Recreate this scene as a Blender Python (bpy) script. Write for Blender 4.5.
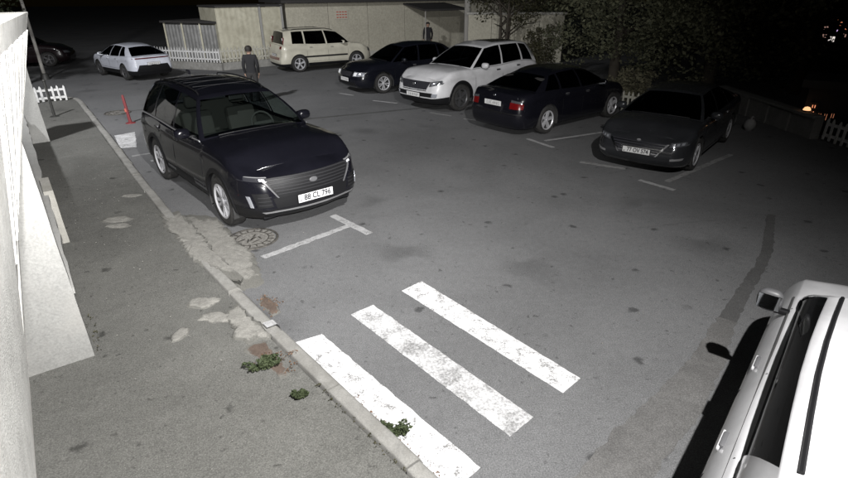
import bpy, bmesh, math, random
from mathutils import Vector, Matrix, noise
R = math.radians
random.seed(7)
for o in list(bpy.data.objects):
    bpy.data.objects.remove(o)
scene = bpy.context.scene
COL = scene.collection

# ------------------------------------------------------------------ camera
cam_data = bpy.data.cameras.new('security_camera')
cam = bpy.data.objects.new('security_camera', cam_data)
COL.objects.link(cam)
cam_data.sensor_fit = 'HORIZONTAL'
cam_data.sensor_width = 36.0
cam_data.lens = 36.0 * 520.0 / 848.0
cam_data.clip_start = 0.05
cam_data.clip_end = 500.0
PITCH, ROLL = R(25.45), R(-0.5)
CAMZ = 2.965
_f = Vector((0, math.cos(PITCH), -math.sin(PITCH)))
_r = Vector((1, 0, 0)); _u = Vector((0, math.sin(PITCH), math.cos(PITCH)))
_rr = math.cos(ROLL) * _r + math.sin(ROLL) * _u
_uu = -math.sin(ROLL) * _r + math.cos(ROLL) * _u
cam.matrix_world = Matrix(((_rr.x, _uu.x, -_f.x, 0), (_rr.y, _uu.y, -_f.y, 0), (_rr.z, _uu.z, -_f.z, CAMZ), (0, 0, 0, 1)))
scene.camera = cam

# ------------------------------------------------------------------ night sky, moon, exposure
world = bpy.data.worlds.new('World'); scene.world = world
world.use_nodes = True
wn = world.node_tree.nodes; wl = world.node_tree.links
wn.clear()
w_out = wn.new('ShaderNodeOutputWorld'); w_bg = wn.new('ShaderNodeBackground'); w_sky = wn.new('ShaderNodeTexSky')
w_sky.sky_type = 'NISHITA'; w_sky.sun_disc = False
w_sky.sun_elevation = R(6); w_sky.sun_rotation = R(200)
w_bg.inputs['Strength'].default_value = 0.0014
wl.new(w_sky.outputs[0], w_bg.inputs['Color']); wl.new(w_bg.outputs[0], w_out.inputs['Surface'])
moon_d = bpy.data.lights.new('moon', 'SUN'); moon = bpy.data.objects.new('moon', moon_d); COL.objects.link(moon)
moon_d.energy = 0.012; moon_d.angle = R(5); moon_d.color = (1, .96, .9)
moon.rotation_euler = (R(40), 0, R(-20))
scene.view_settings.view_transform = 'Standard'
scene.view_settings.look = 'None'
scene.view_settings.exposure = 0.14
scene.view_settings.gamma = 1.0
scene.render.engine = 'CYCLES'
scene.cycles.max_bounces = 6
scene.cycles.transparent_max_bounces = 12
scene.cycles.use_denoising = True
scene.cycles.sample_clamp_indirect = 4.0

# ------------------------------------------------------------------ materials
MATS = {}
def mat(name, color, rough=.6, metal=0., coat=0., spec=.5, emit=None, estr=0.):
    m = bpy.data.materials.new(name); m.use_nodes = True
    b = m.node_tree.nodes['Principled BSDF']
    b.inputs['Base Color'].default_value = (*color, 1)
    b.inputs['Roughness'].default_value = rough
    b.inputs['Metallic'].default_value = metal
    b.inputs['Specular IOR Level'].default_value = spec
    b.inputs['Coat Weight'].default_value = coat
    b.inputs['Coat Roughness'].default_value = .04
    if emit:
        b.inputs['Emission Color'].default_value = (*emit, 1); b.inputs['Emission Strength'].default_value = estr
    MATS[name] = m
    return m
class NT:
    def __init__(s, m):
        s.t = m.node_tree; s.n = s.t.nodes; s.l = s.t.links; s.b = s.n['Principled BSDF']
        s.tc = s.n.new('ShaderNodeTexCoord')
    def link(s, a, b): s.l.new(a, b)
    def coord(s, scale=(1, 1, 1), which='Object'):
        mp = s.n.new('ShaderNodeMapping'); mp.inputs['Scale'].default_value = scale
        s.link(s.tc.outputs[which], mp.inputs['Vector']); return mp.outputs[0]
    def noise(s, scale, detail=6, rough=.6, vec=None, dist=0.):
        n = s.n.new('ShaderNodeTexNoise'); n.inputs['Scale'].default_value = scale; n.inputs['Detail'].default_value = detail
        n.inputs['Roughness'].default_value = rough; n.inputs['Distortion'].default_value = dist
        s.link(vec if vec is not None else s.tc.outputs['Object'], n.inputs['Vector']); return n.outputs['Fac']
    def voronoi(s, scale, feature='F1', vec=None, rnd=1.):
        n = s.n.new('ShaderNodeTexVoronoi'); n.voronoi_dimensions = '2D'; n.feature = feature; n.inputs['Scale'].default_value = scale
        n.inputs['Randomness'].default_value = rnd
        s.link(vec if vec is not None else s.tc.outputs['Object'], n.inputs['Vector']); return n.outputs['Distance']
    def ramp(s, fac, stops):
        n = s.n.new('ShaderNodeValToRGB'); cr = n.color_ramp
        while len(cr.elements) < len(stops): cr.elements.new(.5)
        for e, (p, c) in zip(cr.elements, stops):
            e.position = p; e.color = (*c, 1) if not isinstance(c, (int, float)) else (c, c, c, 1)
        s.link(fac, n.inputs['Fac']); return n.outputs['Color']
    def mix(s, a, b, fac, mode='MIX'):
        n = s.n.new('ShaderNodeMix'); n.data_type = 'RGBA'; n.blend_type = mode
        for idx, v in ((6, a), (7, b), (0, fac)):
            sock = n.inputs[idx]
            if isinstance(v, (int, float)): sock.default_value = v if idx == 0 else (v, v, v, 1)
            elif isinstance(v, tuple): sock.default_value = (*v, 1)
            else: s.link(v, sock)
        return n.outputs[2]
    def bump(s, h, strength=.3, dist=.01):
        n = s.n.new('ShaderNodeBump'); n.inputs['Strength'].default_value = strength; n.inputs['Distance'].default_value = dist
        s.link(h, n.inputs['Height']); s.link(n.outputs[0], s.b.inputs['Normal'])
    def color(s, c): s.link(c, s.b.inputs['Base Color'])
    def rough(s, c): s.link(c, s.b.inputs['Roughness'])

def asphalt(name, lo, hi, spots=True, stainscale=.5):
    m = mat(name, hi, .9, spec=.25); t = NT(m)
    fine = t.noise(95, 3, .8); mid = t.noise(14, 9, .75); big = t.noise(stainscale, 6, .6, dist=.6)
    c = t.ramp(fine, [(.28, lo), (.75, hi)])
    c = t.mix(c, t.ramp(mid, [(.3, .86), (.7, 1.12)]), 1., 'MULTIPLY')
    c = t.mix(c, t.ramp(big, [(.3, .82), (.7, 1.12)]), 1., 'MULTIPLY')
    vor = t.voronoi(75)
    c = t.mix(c, t.ramp(vor, [(.06, 1.45), (.2, 1.0), (.6, .86)]), .8, 'MULTIPLY')
    if spots:
        warp = t.n.new('ShaderNodeVectorMath'); warp.operation = 'MULTIPLY_ADD'
        nz = t.n.new('ShaderNodeTexNoise'); nz.inputs['Scale'].default_value = 14; nz.inputs['Detail'].default_value = 3
        t.link(t.tc.outputs['Object'], nz.inputs['Vector'])
        warp.inputs[1].default_value = (.12, .12, .12)
        t.link(nz.outputs['Color'], warp.inputs[0]); t.link(t.tc.outputs['Object'], warp.inputs[2])
        v1 = t.voronoi(1.15, vec=warp.outputs[0]); v2 = t.voronoi(3.4, vec=warp.outputs[0]); v3 = t.voronoi(.42, vec=warp.outputs[0]); v4 = t.voronoi(9, vec=warp.outputs[0])
        gate = t.ramp(t.noise(1.7, 2), [(.49, 0.), (.55, 1.)])
        s1 = t.mix(1., t.ramp(v1, [(.035, .38), (.075, 1.)]), gate)
        c = t.mix(c, s1, .9, 'MULTIPLY')
        c = t.mix(c, t.mix(1., t.ramp(v2, [(.045, .45), (.085, 1.)]), t.ramp(t.noise(2.9, 2), [(.54, 0.), (.6, 1.)])), .8, 'MULTIPLY')
        c = t.mix(c, t.mix(1., t.ramp(v4, [(.06, .5), (.12, 1.)]), t.ramp(t.noise(4.1, 2), [(.52, 0.), (.58, 1.)])), .7, 'MULTIPLY')
        c = t.mix(c, t.mix(1., t.ramp(v3, [(.03, .62), (.22, 1.)]), t.ramp(t.noise(.8, 2), [(.48, 0.), (.56, 1.)])), .8, 'MULTIPLY')
        cr = t.voronoi(.42, 'DISTANCE_TO_EDGE', vec=warp.outputs[0])
        cg = t.ramp(t.noise(.35, 2), [(.55, 0.), (.62, 1.)])
        c = t.mix(c, t.mix(1., t.ramp(cr, [(.002, .45), (.005, 1.)]), cg), .5, 'MULTIPLY')
    t.color(c)
    h = t.mix(fine, vor, .5)
    t.bump(h, .5, .006)
    return m
asphalt('asphalt_road', (.080, .081, .084), (.232, .233, .236))
asphalt('asphalt_walk', (.074, .0735, .068), (.205, .203, .190), stainscale=.9)
asphalt('asphalt_patch', (.06, .06, .061), (.13, .129, .127), spots=False, stainscale=1.5)
asphalt('asphalt_band', (.082, .080, .079), (.185, .182, .178), spots=False, stainscale=3)
def concrete(name, base, var=.25, scale=6, rough=.9, bump=.4, dirt=None):
    m = mat(name, base, rough, spec=.25); t = NT(m)
    a = t.noise(scale, 8, .65); b = t.noise(scale * 14, 4, .6); d = t.noise(scale * .25, 5, .6, dist=.5)
    c = t.ramp(a, [(.25, tuple(x * (1 - var) for x in base)), (.75, tuple(min(1, x * (1 + var * .5)) for x in base))])
    c = t.mix(c, t.ramp(b, [(.3, .82), (.7, 1.12)]), 1., 'MULTIPLY')
    if dirt: c = t.mix(c, dirt, t.ramp(d, [(.5, 0.), (.72, .75)]))
    t.color(c); t.bump(t.mix(a, b, .5), bump, .01)
    return m
concrete('kerb_concrete', (.28, .275, .26), .3, 7, dirt=(.15, .145, .13))
def frayed(name, base, under):
    m = mat(name, base, .92, spec=.25); t = NT(m)
    at = t.n.new('ShaderNodeAttribute'); at.attribute_name = 'inner'
    n1 = t.noise(11, 8, .7, dist=.4); n2 = t.noise(70, 4, .65); n3 = t.noise(3, 5, .6)
    c = t.ramp(n1, [(.25, tuple(x * .62 for x in base)), (.72, tuple(x * 1.12 for x in base))])
    c = t.mix(c, t.ramp(n2, [(.3, .75), (.7, 1.15)]), 1., 'MULTIPLY')
    m1 = t.n.new('ShaderNodeMath'); m1.operation = 'MULTIPLY_ADD'; m1.inputs[1].default_value = 3.0; m1.inputs[2].default_value = -1.5
    t.link(t.mix(n1, n3, .5), m1.inputs[0])
    m2 = t.n.new('ShaderNodeMath'); m2.operation = 'ADD'; t.link(m1.outputs[0], m2.inputs[0]); t.link(at.outputs['Fac'], m2.inputs[1])
    fac = t.ramp(m2.outputs[0], [(.28, 0.), (.52, 1.)])
    c = t.mix(t.ramp(n2, [(.3, tuple(x * .75 for x in under)), (.7, tuple(x * 1.2 for x in under))]), c, fac)
    t.color(c); t.bump(t.mix(n1, n2, .4), .7, .01)
frayed('patch_concrete', (.27, .263, .243), (.145, .142, .13))
frayed('dirt_red', (.125, .095, .078), (.145, .142, .13))
concrete('grit_stone', (.26, .255, .235), .3, 9)
concrete('fence_concrete', (.66, .655, .63), .22, 9, bump=.6, dirt=(.40, .39, .36))
concrete('wall_plaster', (.33, .329, .318), .12, 4, bump=.3, dirt=(.38, .37, .35))
concrete('wall_side', (.40, .39, .36), .2, 6, bump=.5, dirt=(.24, .23, .2))
concrete('building_plaster', (.42, .40, .33), .12, .9, bump=.15, dirt=(.33, .31, .26))
concrete('dark_wall', (.20, .20, .195), .3, 3)
def paint_marking(name, col, under, lo, hi, sc=6):
    m = mat(name, col, .8, spec=.3); t = NT(m)
    n1 = t.noise(sc, 9, .72, dist=.4); n2 = t.noise(sc * 9, 4, .7)
    w = t.mix(n1, n2, .38)
    fac = t.ramp(w, [(lo, 1.), (hi, 0.)])
    c = t.mix(t.ramp(n2, [(.3, tuple(x * .8 for x in col)), (.6, col)]), under, fac)
    t.color(c); t.bump(w, .4, .004)
    return m
paint_marking('crossing_paint', (.66, .66, .67), (.19, .188, .186), .41, .48, 9)
paint_marking('worn_crossing_paint', (.62, .62, .63), (.21, .21, .21), .40, .55, 5)
paint_marking('old_line_paint', (.40, .40, .405), (.15, .149, .148), .36, .52, 8)
paint_marking('faint_line_paint', (.30, .30, .30), (.15, .149, .148), .40, .56, 5)
m = mat('cast_iron', (.09, .085, .08), .75, .6); t = NT(m); n = t.noise(25, 6)
t.color(t.ramp(n, [(.3, (.05, .048, .045)), (.7, (.16, .15, .135))])); t.bump(n, .4, .004)
m = mat('manhole_fill', (.17, .16, .145), .9); t = NT(m); n = t.noise(30, 6)
t.color(t.ramp(n, [(.3, (.09, .085, .08)), (.7, (.26, .25, .23))])); t.bump(n, .6, .006)
def car_paint(name, col, metal=0., rough=.35, coat=1.):
    m = mat(name, col, rough, metal, coat); t = NT(m)
    n = t.noise(3, 5); n2 = t.noise(60, 3)
    dark = max(col) < .05
    t.color(t.mix(t.ramp(n, [(.3, tuple(x * .85 for x in col)), (.7, tuple(min(1, x * 1.1) for x in col))]), (.2, .19, .17), t.ramp(n2, [(.55, 0.), (.9, .012 if dark else .06)])))
    if dark: t.b.inputs['Specular IOR Level'].default_value = .2; t.b.inputs['Coat Weight'].default_value = .6
    return m
car_paint('paint_black', (.006, .006, .009), 0., .22)
car_paint('paint_navy', (.006, .0065, .010), 0., .22)
car_paint('paint_charcoal', (.026, .027, .030), .2, .25)
car_paint('paint_white', (.56, .56, .575))
car_paint('paint_cool_white', (.56, .58, .65))
car_paint('paint_cream', (.50, .48, .40))
car_paint('paint_maroon', (.010, .006, .007), 0., .25)
mat('trim_black', (.008, .008, .009), .5, spec=.3)
mat('trim_grey', (.10, .10, .105), .45)
mat('grille_grey', (.02, .02, .022), .55, spec=.3)
mat('chrome', (.62, .62, .64), .18, 1.)
mat('silver_trim', (.42, .42, .43), .35, .6)
mat('rim_silver', (.48, .48, .50), .35, .3)
mat('rim_dark', (.10, .10, .105), .4, .5)
m = mat('tyre_rubber', (.018, .018, .018), .85); t = NT(m); n = t.noise(40, 4); t.color(t.ramp(n, [(.3, (.012, .012, .012)), (.75, (.04, .038, .036))]))
mat('lamp_clear', (.62, .64, .70), .12, .7, 1.)
mat('lamp_dark', (.03, .03, .035), .12, 0., 1.)
mat('lamp_dim', (.16, .165, .18), .12, .6, 1.)
mat('lamp_red', (.13, .005, .006), .15, 0., 1.)
mat('lamp_red_dark', (.10, .006, .008), .15, 0., 1.)
mat('reflector_red', (.22, .03, .02), .4)
mat('reflector_white', (.85, .86, .88), .25)
mat('plate_white', (.60, .60, .60), .5)
mat('plate_ink', (.015, .015, .02), .6)
mat('interior_dark', (.03, .03, .03), .9)
mat('seat_cloth', (.026, .025, .024), .9)
mat('mirror_glass', (.55, .57, .6), .03, 1.)
def glass(name, tint, refl=.9):
    m = bpy.data.materials.new(name); m.use_nodes = True; nt = m.node_tree; nt.nodes.clear()
    o = nt.nodes.new('ShaderNodeOutputMaterial'); tr = nt.nodes.new('ShaderNodeBsdfTransparent'); gl = nt.nodes.new('ShaderNodeBsdfGlossy')
    mx = nt.nodes.new('ShaderNodeMixShader'); fr = nt.nodes.new('ShaderNodeFresnel'); 
    ge = nt.nodes.new('ShaderNodeNewGeometry'); ma = nt.nodes.new('ShaderNodeMath'); ma.operation = 'MULTIPLY_ADD'; ma.inputs[1].default_value = 1 / 1.5 - 1.5; ma.inputs[2].default_value = 1.5
    nt.links.new(ge.outputs['Backfacing'], ma.inputs[0]); nt.links.new(ma.outputs[0], fr.inputs['IOR'])     # same pane from either side
    tr.inputs['Color'].default_value = (*tint, 1); gl.inputs['Roughness'].default_value = .03; gl.inputs['Color'].default_value = (refl, refl, refl, 1)
    nt.links.new(fr.outputs[0], mx.inputs[0]); nt.links.new(tr.outputs[0], mx.inputs[1]); nt.links.new(gl.outputs[0], mx.inputs[2])
    nt.links.new(mx.outputs[0], o.inputs['Surface']); MATS[name] = m
glass('glass_clear', (.60, .66, .63)); glass('glass_tint', (.16, .18, .19)); glass('glass_dark', (.06, .065, .07), .6); glass('glass_privacy', (.02, .022, .025), .35)
m = mat('white_picket_paint', (.62, .62, .62), .7); t = NT(m); n = t.noise(12, 5); t.color(t.ramp(n, [(.3, (.42, .42, .41)), (.6, (.66, .66, .66))]))
m = mat('grey_picket_paint', (.45, .44, .38), .7); t = NT(m); n = t.noise(12, 5); t.color(t.ramp(n, [(.3, (.3, .29, .25)), (.6, (.48, .47, .41))]))
m = mat('cream_sheet', (.50, .48, .38), .65); t = NT(m); n = t.noise(3, 6, dist=.5); t.color(t.ramp(n, [(.3, (.36, .34, .26)), (.65, (.52, .50, .40))]))
m = mat('grey_sheet', (.36, .36, .35), .6); t = NT(m); n = t.noise(3, 6, dist=.5); t.color(t.ramp(n, [(.3, (.15, .15, .148)), (.65, (.25, .25, .245))]))
mat('red_plastic', (.16, .025, .028), .6)
mat('post_dark', (.03, .03, .028), .6)
mat('pole_concrete', (.30, .29, .27), .9)
mat('roof_dark', (.03, .028, .028), .8)
mat('notice_paper', (.42, .40, .34), .8); mat('notice_red', (.40, .10, .07), .8)
mat('cloth_black', (.012, .012, .014), .9); mat('cloth_dark', (.025, .024, .024), .9)
mat('skin', (.36, .23, .17), .6); mat('hair', (.015, .012, .01), .7)
mat('bark', (.05, .042, .032), .9)
def leafmat(name, a, b):
    m = mat(name, a, .7, spec=.2); t = NT(m)
    n = t.noise(5, 4); t.color(t.ramp(n, [(.35, a), (.65, b)]))
leafmat('leaf_dark', (.010, .014, .007), (.022, .026, .012))
leafmat('leaf_mid', (.050, .056, .036), (.14, .14, .088))
leafmat('leaf_olive', (.030, .030, .016), (.060, .056, .030))
leafmat('leaf_dry', (.07, .065, .042), (.16, .15, .10))
leafmat('leaf_weed', (.035, .048, .022), (.075, .09, .048))
leafmat('leaf_litter', (.09, .05, .03), (.16, .10, .065))
mat('bag_white', (.22, .22, .22), .7)
mat('night_building', (.02, .02, .022), .9)
mat('window_warm', (.1, .05, .03), .5, emit=(1., .34, .16), estr=.9)
mat('window_white', (.1, .1, .1), .5, emit=(1., .9, .85), estr=.8)
mat('window_pink', (.1, .1, .1), .5, emit=(1., .6, .5), estr=.28)
mat('window_dim', (.1, .05, .03), .5, emit=(1., .38, .2), estr=.3)
mat('window_violet', (.1, .1, .1), .5, emit=(.8, .55, 1.), estr=.9)
mat('lamp_orange', (.2, .1, .05), .5, emit=(1., .52, .25), estr=1.2)
mat('window_unlit', (.012, .012, .014), .2)

# ------------------------------------------------------------------ mesh helpers
def obj(name, verts, faces, material, parent=None, smooth=False, angle=35, mats=None, fmat=None):
    me = bpy.data.meshes.new(name)
    me.from_pydata([tuple(v) for v in verts], [], [tuple(f) for f in faces])
    for mm in (mats or [material]): me.materials.append(MATS[mm])
    if fmat:
        for p, i in zip(me.polygons, fmat): p.material_index = i
    if smooth:
        me.polygons.foreach_set('use_smooth', [True] * len(me.polygons))
        me.set_sharp_from_angle(angle=R(angle))
    me.update()
    o = bpy.data.objects.new(name, me); COL.objects.link(o)
    if parent is not None: o.parent = parent
    return o
def empty(name, loc=(0, 0, 0), rz=0.):
    o = bpy.data.objects.new(name, None); COL.objects.link(o); o.location = loc; o.rotation_euler = (0, 0, rz)
    o.empty_display_size = .2
    return o
def tag(o, label, cat, group=None):
    o['label'] = label; o['category'] = cat
    if group: o['group'] = group
    return o
def structure(o): o['kind'] = 'structure'; return o
def stuff(o): o['kind'] = 'stuff'; return o
class MB:
    def __init__(s): s.v = []; s.f = []; s.m = []
    def add(s, verts, faces, mi=0):
        b = len(s.v); s.v += [Vector(x) for x in verts]; s.f += [tuple(i + b for i in f) for f in faces]; s.m += [mi] * len(faces)
    def box(s, c, size, rot=None, mi=0, bev=0.):
        hx, hy, hz = size[0] / 2, size[1] / 2, size[2] / 2
        if bev:
            bm = bmesh.new(); bmesh.ops.create_cube(bm, size=1.)
            bmesh.ops.scale(bm, vec=size, verts=bm.verts)
            bmesh.ops.bevel(bm, geom=list(bm.edges), offset=bev, segments=2, affect='EDGES', profile=.5)
            bm.verts.ensure_lookup_table(); vs = [v.co.copy() for v in bm.verts]; fs = [[v.index for v in f.verts] for f in bm.faces]; bm.free()
        else:
            vs = [Vector((x, y, z)) for x in (-hx, hx) for y in (-hy, hy) for z in (-hz, hz)]
            fs = [(0, 1, 3, 2), (4, 6, 7, 5), (0, 4, 5, 1), (2, 3, 7, 6), (0, 2, 6, 4), (1, 5, 7, 3)]
        if rot is not None: vs = [rot @ v for v in vs]
        s.add([v + Vector(c) for v in vs], fs, mi)
    def tube(s, pts, rad, n=8, mi=0, cap=True):
        pts = [Vector(p) for p in pts]; rad = rad if isinstance(rad, (list, tuple)) else [rad] * len(pts)
        base = len(s.v); ref = None
        for i, p in enumerate(pts):
            d = (pts[min(i + 1, len(pts) - 1)] - pts[max(i - 1, 0)]).normalized()
            if ref is None: ref = d.orthogonal().normalized()
            a = (ref - d * ref.dot(d)).normalized(); ref = a; b = d.cross(a)
            s.v += [p + (a * math.cos(2 * math.pi * k / n) + b * math.sin(2 * math.pi * k / n)) * rad[i] for k in range(n)]
        for i in range(len(pts) - 1):
            for k in range(n):
                a = base + i * n + k; b = base + i * n + (k + 1) % n
                s.f.append((a, b, b + n, a + n)); s.m.append(mi)
        if cap:
            s.f.append(tuple(base + k for k in reversed(range(n)))); s.m.append(mi)
            e = base + (len(pts) - 1) * n
            s.f.append(tuple(e + k for k in range(n))); s.m.append(mi)
    def grid(s, fn, nu, nv, mi=0, keep=None):
        base = len(s.v)
        for i in range(nu):
            for j in range(nv): s.v.append(Vector(fn(i, j)))
        for i in range(nu - 1):
            for j in range(nv - 1):
                if keep and not keep(i, j): continue
                a = base + i * nv + j
                s.f.append((a, a + nv, a + nv + 1, a + 1)); s.m.append(mi if not callable(mi) else mi(i, j))
    def lathe(s, prof, n=24, axis='y', c=(0, 0, 0), mi=0):
        base = len(s.v); c = Vector(c)
        for (r, h) in prof:
            for k in range(n):
                a = 2 * math.pi * k / n
                p = (r * math.cos(a), h, r * math.sin(a)) if axis == 'y' else (r * math.cos(a), r * math.sin(a), h)
                s.v.append(Vector(p) + c)
        for i in range(len(prof) - 1):
            for k in range(n):
                a = base + i * n + k; b = base + i * n + (k + 1) % n
                s.f.append((a, b, b + n, a + n)); s.m.append(mi)
    def poly(s, pts, z0, z1, mi=0):
        n = len(pts); b = len(s.v)
        s.v += [Vector((x, y, z1)) for x, y in pts] + [Vector((x, y, z0)) for x, y in pts]
        s.f.append(tuple(b + i for i in range(n))); s.m.append(mi)
        for i in range(n):
            j = (i + 1) % n
            s.f.append((b + j, b + i, b + n + i, b + n + j)); s.m.append(mi)
    def build(s, name, material, parent=None, smooth=False, angle=35, mats=None):
        o = obj(name, s.v, s.f, material, parent, smooth, angle, mats, s.m if mats else None)
        return o
def recalc(o):
    bm = bmesh.new(); bm.from_mesh(o.data); bmesh.ops.remove_doubles(bm, verts=bm.verts, dist=.0004)
    bmesh.ops.recalc_face_normals(bm, faces=bm.faces); bm.to_mesh(o.data); bm.free(); return o
def text_mesh(name, body, size, material, parent, loc, rot, width=None):
    cu = bpy.data.curves.new(name, 'FONT'); cu.body = body; cu.size = size; cu.align_x = 'CENTER'; cu.align_y = 'CENTER'
    cu.extrude = .0006; cu.offset = size * .022; cu.resolution_u = 3
    o = bpy.data.objects.new(name, cu); COL.objects.link(o)
    dg = bpy.context.evaluated_depsgraph_get(); dg.update()
    me = bpy.data.meshes.new_from_object(o.evaluated_get(dg))
    bpy.data.objects.remove(o)
    if width:
        xs = [v.co.x for v in me.vertices]; k = width / (max(xs) - min(xs))
        for v in me.vertices: v.co.x *= k
    me.materials.clear(); me.materials.append(MATS[material])
    o = bpy.data.objects.new(name, me); COL.objects.link(o); o.parent = parent; o.location = loc; o.rotation_euler = rot
    return o
def copy_tree(o, parent=None):
    c = o.copy(); COL.objects.link(c)
    c.parent = parent
    for ch in list(o.children): copy_tree(ch, c)
    return c
def spline(pts):
    pts = sorted(pts); xs = [p[0] for p in pts]; ys = [p[1] for p in pts]; n = len(xs)
    d = [(ys[i + 1] - ys[i]) / (xs[i + 1] - xs[i]) for i in range(n - 1)]
    m_ = [d[0]] + [0 if d[i - 1] * d[i] <= 0 else 2 * d[i - 1] * d[i] / (d[i - 1] + d[i]) for i in range(1, n - 1)] + [d[-1]]
    def f(x):
        if x <= xs[0]: return ys[0]
        if x >= xs[-1]: return ys[-1]
        i = 0
        while x > xs[i + 1]: i += 1
        h = xs[i + 1] - xs[i]; q = (x - xs[i]) / h
        return (2 * q**3 - 3 * q**2 + 1) * ys[i] + (q**3 - 2 * q**2 + q) * h * m_[i] + (-2 * q**3 + 3 * q**2) * ys[i + 1] + (q**3 - q**2) * h * m_[i + 1]
    return f
def sstep(x): x = max(0., min(1., x)); return x * x * (3 - 2 * x)

# the kerb's own frame: S along the kerb away from the camera, T across it towards the road
SD = Vector((-.6, .8, 0)); TD = Vector((.8, .6, 0))
def st(s, t, z=0.): v = SD * s + TD * t; return Vector((v.x, v.y, z))

# ------------------------------------------------------------------ ground, road, pavement
road = structure(obj('road', [(-120, -60, 0), (120, -60, 0), (120, 160, 0), (-120, 160, 0)], [(0, 1, 2, 3)], 'asphalt_road'))

KERB = [(1.9, .25), (1.0, 1.32), (.05, 2.48), (-1.2, 3.93), (-2.45, 5.42), (-4.9, 8.72), (-6.56, 10.98), (-7.67, 12.50), (-9.38, 14.81), (-10.15, 15.85), (-10.55, 16.35), (-11.0, 16.58), (-11.6, 16.45), (-12.4, 15.9)]
KERB = [Vector((x, y, 0)) for x, y in KERB]
def poly_sample(pts, step):
    out = []; acc = 0.; nxt = 0.
    for a, b in zip(pts, pts[1:]):
        L = (b - a).length
        while nxt <= acc + L:
            out.append(a + (b - a) * ((nxt - acc) / L)); nxt += step
        acc += L
    return out
ks = poly_sample(KERB, .1)
for _ in range(6): ks = [ks[0]] + [(a + b * 2 + c) / 4 for a, b, c in zip(ks, ks[1:], ks[2:])] + [ks[-1]]
def knorm(i):
    d = (ks[min(i + 1, len(ks) - 1)] - ks[max(i - 1, 0)]).normalized(); return Vector((-d.y, d.x, 0))   # towards the pavement
KH, KW = .11, .15
walk_v = []; walk_f = []
for i, p in enumerate(ks):
    q = p + knorm(i) * (KW + .02)
    s_ = q.dot(SD)
    back = st(min(s_, 21), -1.2)
    if i > len(ks) - 22: back = st(19.5, -1.2)
    for k in range(6): v = q.lerp(back, k / 5); walk_v.append((v.x, v.y, KH - .012 + .006 * noise.noise(v * 1.3)))
for i in range(len(ks) - 1):
    for k in range(5): a = i * 6 + k; walk_f.append((a, a + 1, a + 7, a + 6))
pavement = structure(obj('pavement', walk_v, walk_f, 'asphalt_walk', smooth=True, angle=60))
recalc(pavement)
# kerb stones, one object each
kerb = structure(empty('kerb'))
step = 10; i = 0; kn = 0
while i + step < len(ks):
    mbk = MB(); jit = random.uniform(-.008, .008); hz = KH + random.uniform(-.012, .008)
    if 42 <= i <= 52: hz -= .012
    secs = []
    n_sub = 5
    for k in range(n_sub + 1):
        idx = min(i + round(k * step / n_sub), len(ks) - 1)
        p = ks[idx]; nn = knorm(idx)
        if k == 0: p = p.lerp(ks[min(idx + 1, len(ks) - 1)], .07)
        if k == n_sub: p = p.lerp(ks[idx - 1], .07)
        wob = .006 * noise.noise(p * 9)
        prof = [(jit, -.05), (jit + .004 + wob, hz * .45), (jit + .022 + wob, hz - .022), (jit + .036, hz - .006), (jit + .05, hz), (jit + KW - .012, hz + wob * .5), (jit + KW, hz - .012), (jit + KW, -.05)]
        secs.append([p + nn * a + Vector((0, 0, z)) for a, z in prof])
    n = len(secs[0])
    vs = [v for s_ in secs for v in s_]; fs = []
    for a in range(len(secs) - 1):
        for b in range(n): fs.append((a * n + b, a * n + (b + 1) % n, (a + 1) * n + (b + 1) % n, (a + 1) * n + b))
    fs.append(tuple(range(n))); fs.append(tuple((len(secs) - 1) * n + b for b in reversed(range(n))))
    recalc(obj('kerb_stone', vs, fs, 'kerb_concrete', kerb, smooth=True, angle=50))
    i += step; kn += 1

def ragged(pts, n=10, amp=.012, seed=0):
    out = []
    for i in range(len(pts)):
        a = Vector((*pts[i], 0)); b = Vector((*pts[(i + 1) % len(pts)], 0)); L = (b - a).length; m_ = max(2, int(L / .04)) if n else 1
        d = (b - a).normalized(); nn = Vector((-d.y, d.x, 0))
        for k in range(m_):
            p = a.lerp(b, k / m_); p = p + nn * amp * (noise.noise(Vector((p.x * 11 + seed, p.y * 11, seed))) + .6 * noise.noise(Vector((p.x * 31, p.y * 31 + seed, seed))))
            out.append((p.x, p.y))
    return out
def sheet(name, pts, z, material, parent, amp=.012, seed=0, th=.003):
    mb = MB(); mb.poly(ragged(pts, 10, amp, seed), z - th, z, 0)
    return mb.build(name, material, parent)
# pedestrian crossing stripes
sheet('crossing_stripe', [(-1.23, 3.985), (-.99, 4.12), (.375, 2.555), (.16, 2.36)], .004, 'crossing_paint', road, .010, 1)
sheet('crossing_stripe', [(-.75, 4.45), (-.54, 4.63), (.83, 3.02), (.62, 2.83)], .004, 'worn_crossing_paint', road, .007, 2)
sheet('crossing_stripe', [(-.25, 4.91), (-.03, 5.11), (1.31, 3.46), (1.12, 3.28)], .004, 'crossing_paint', road, .006, 3)
# second crossing by the far corner
sheet('crossing_stripe', [(-7.16, 11.95), (-6.85, 12.28), (-6.15, 10.95), (-6.48, 10.88)], .004, 'worn_crossing_paint', road, .015, 4)
sheet('crossing_stripe', [(-6.62, 12.55), (-6.3, 12.85), (-5.55, 11.55), (-5.85, 11.3)], .004, 'crossing_paint', road, .015, 5)
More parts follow.
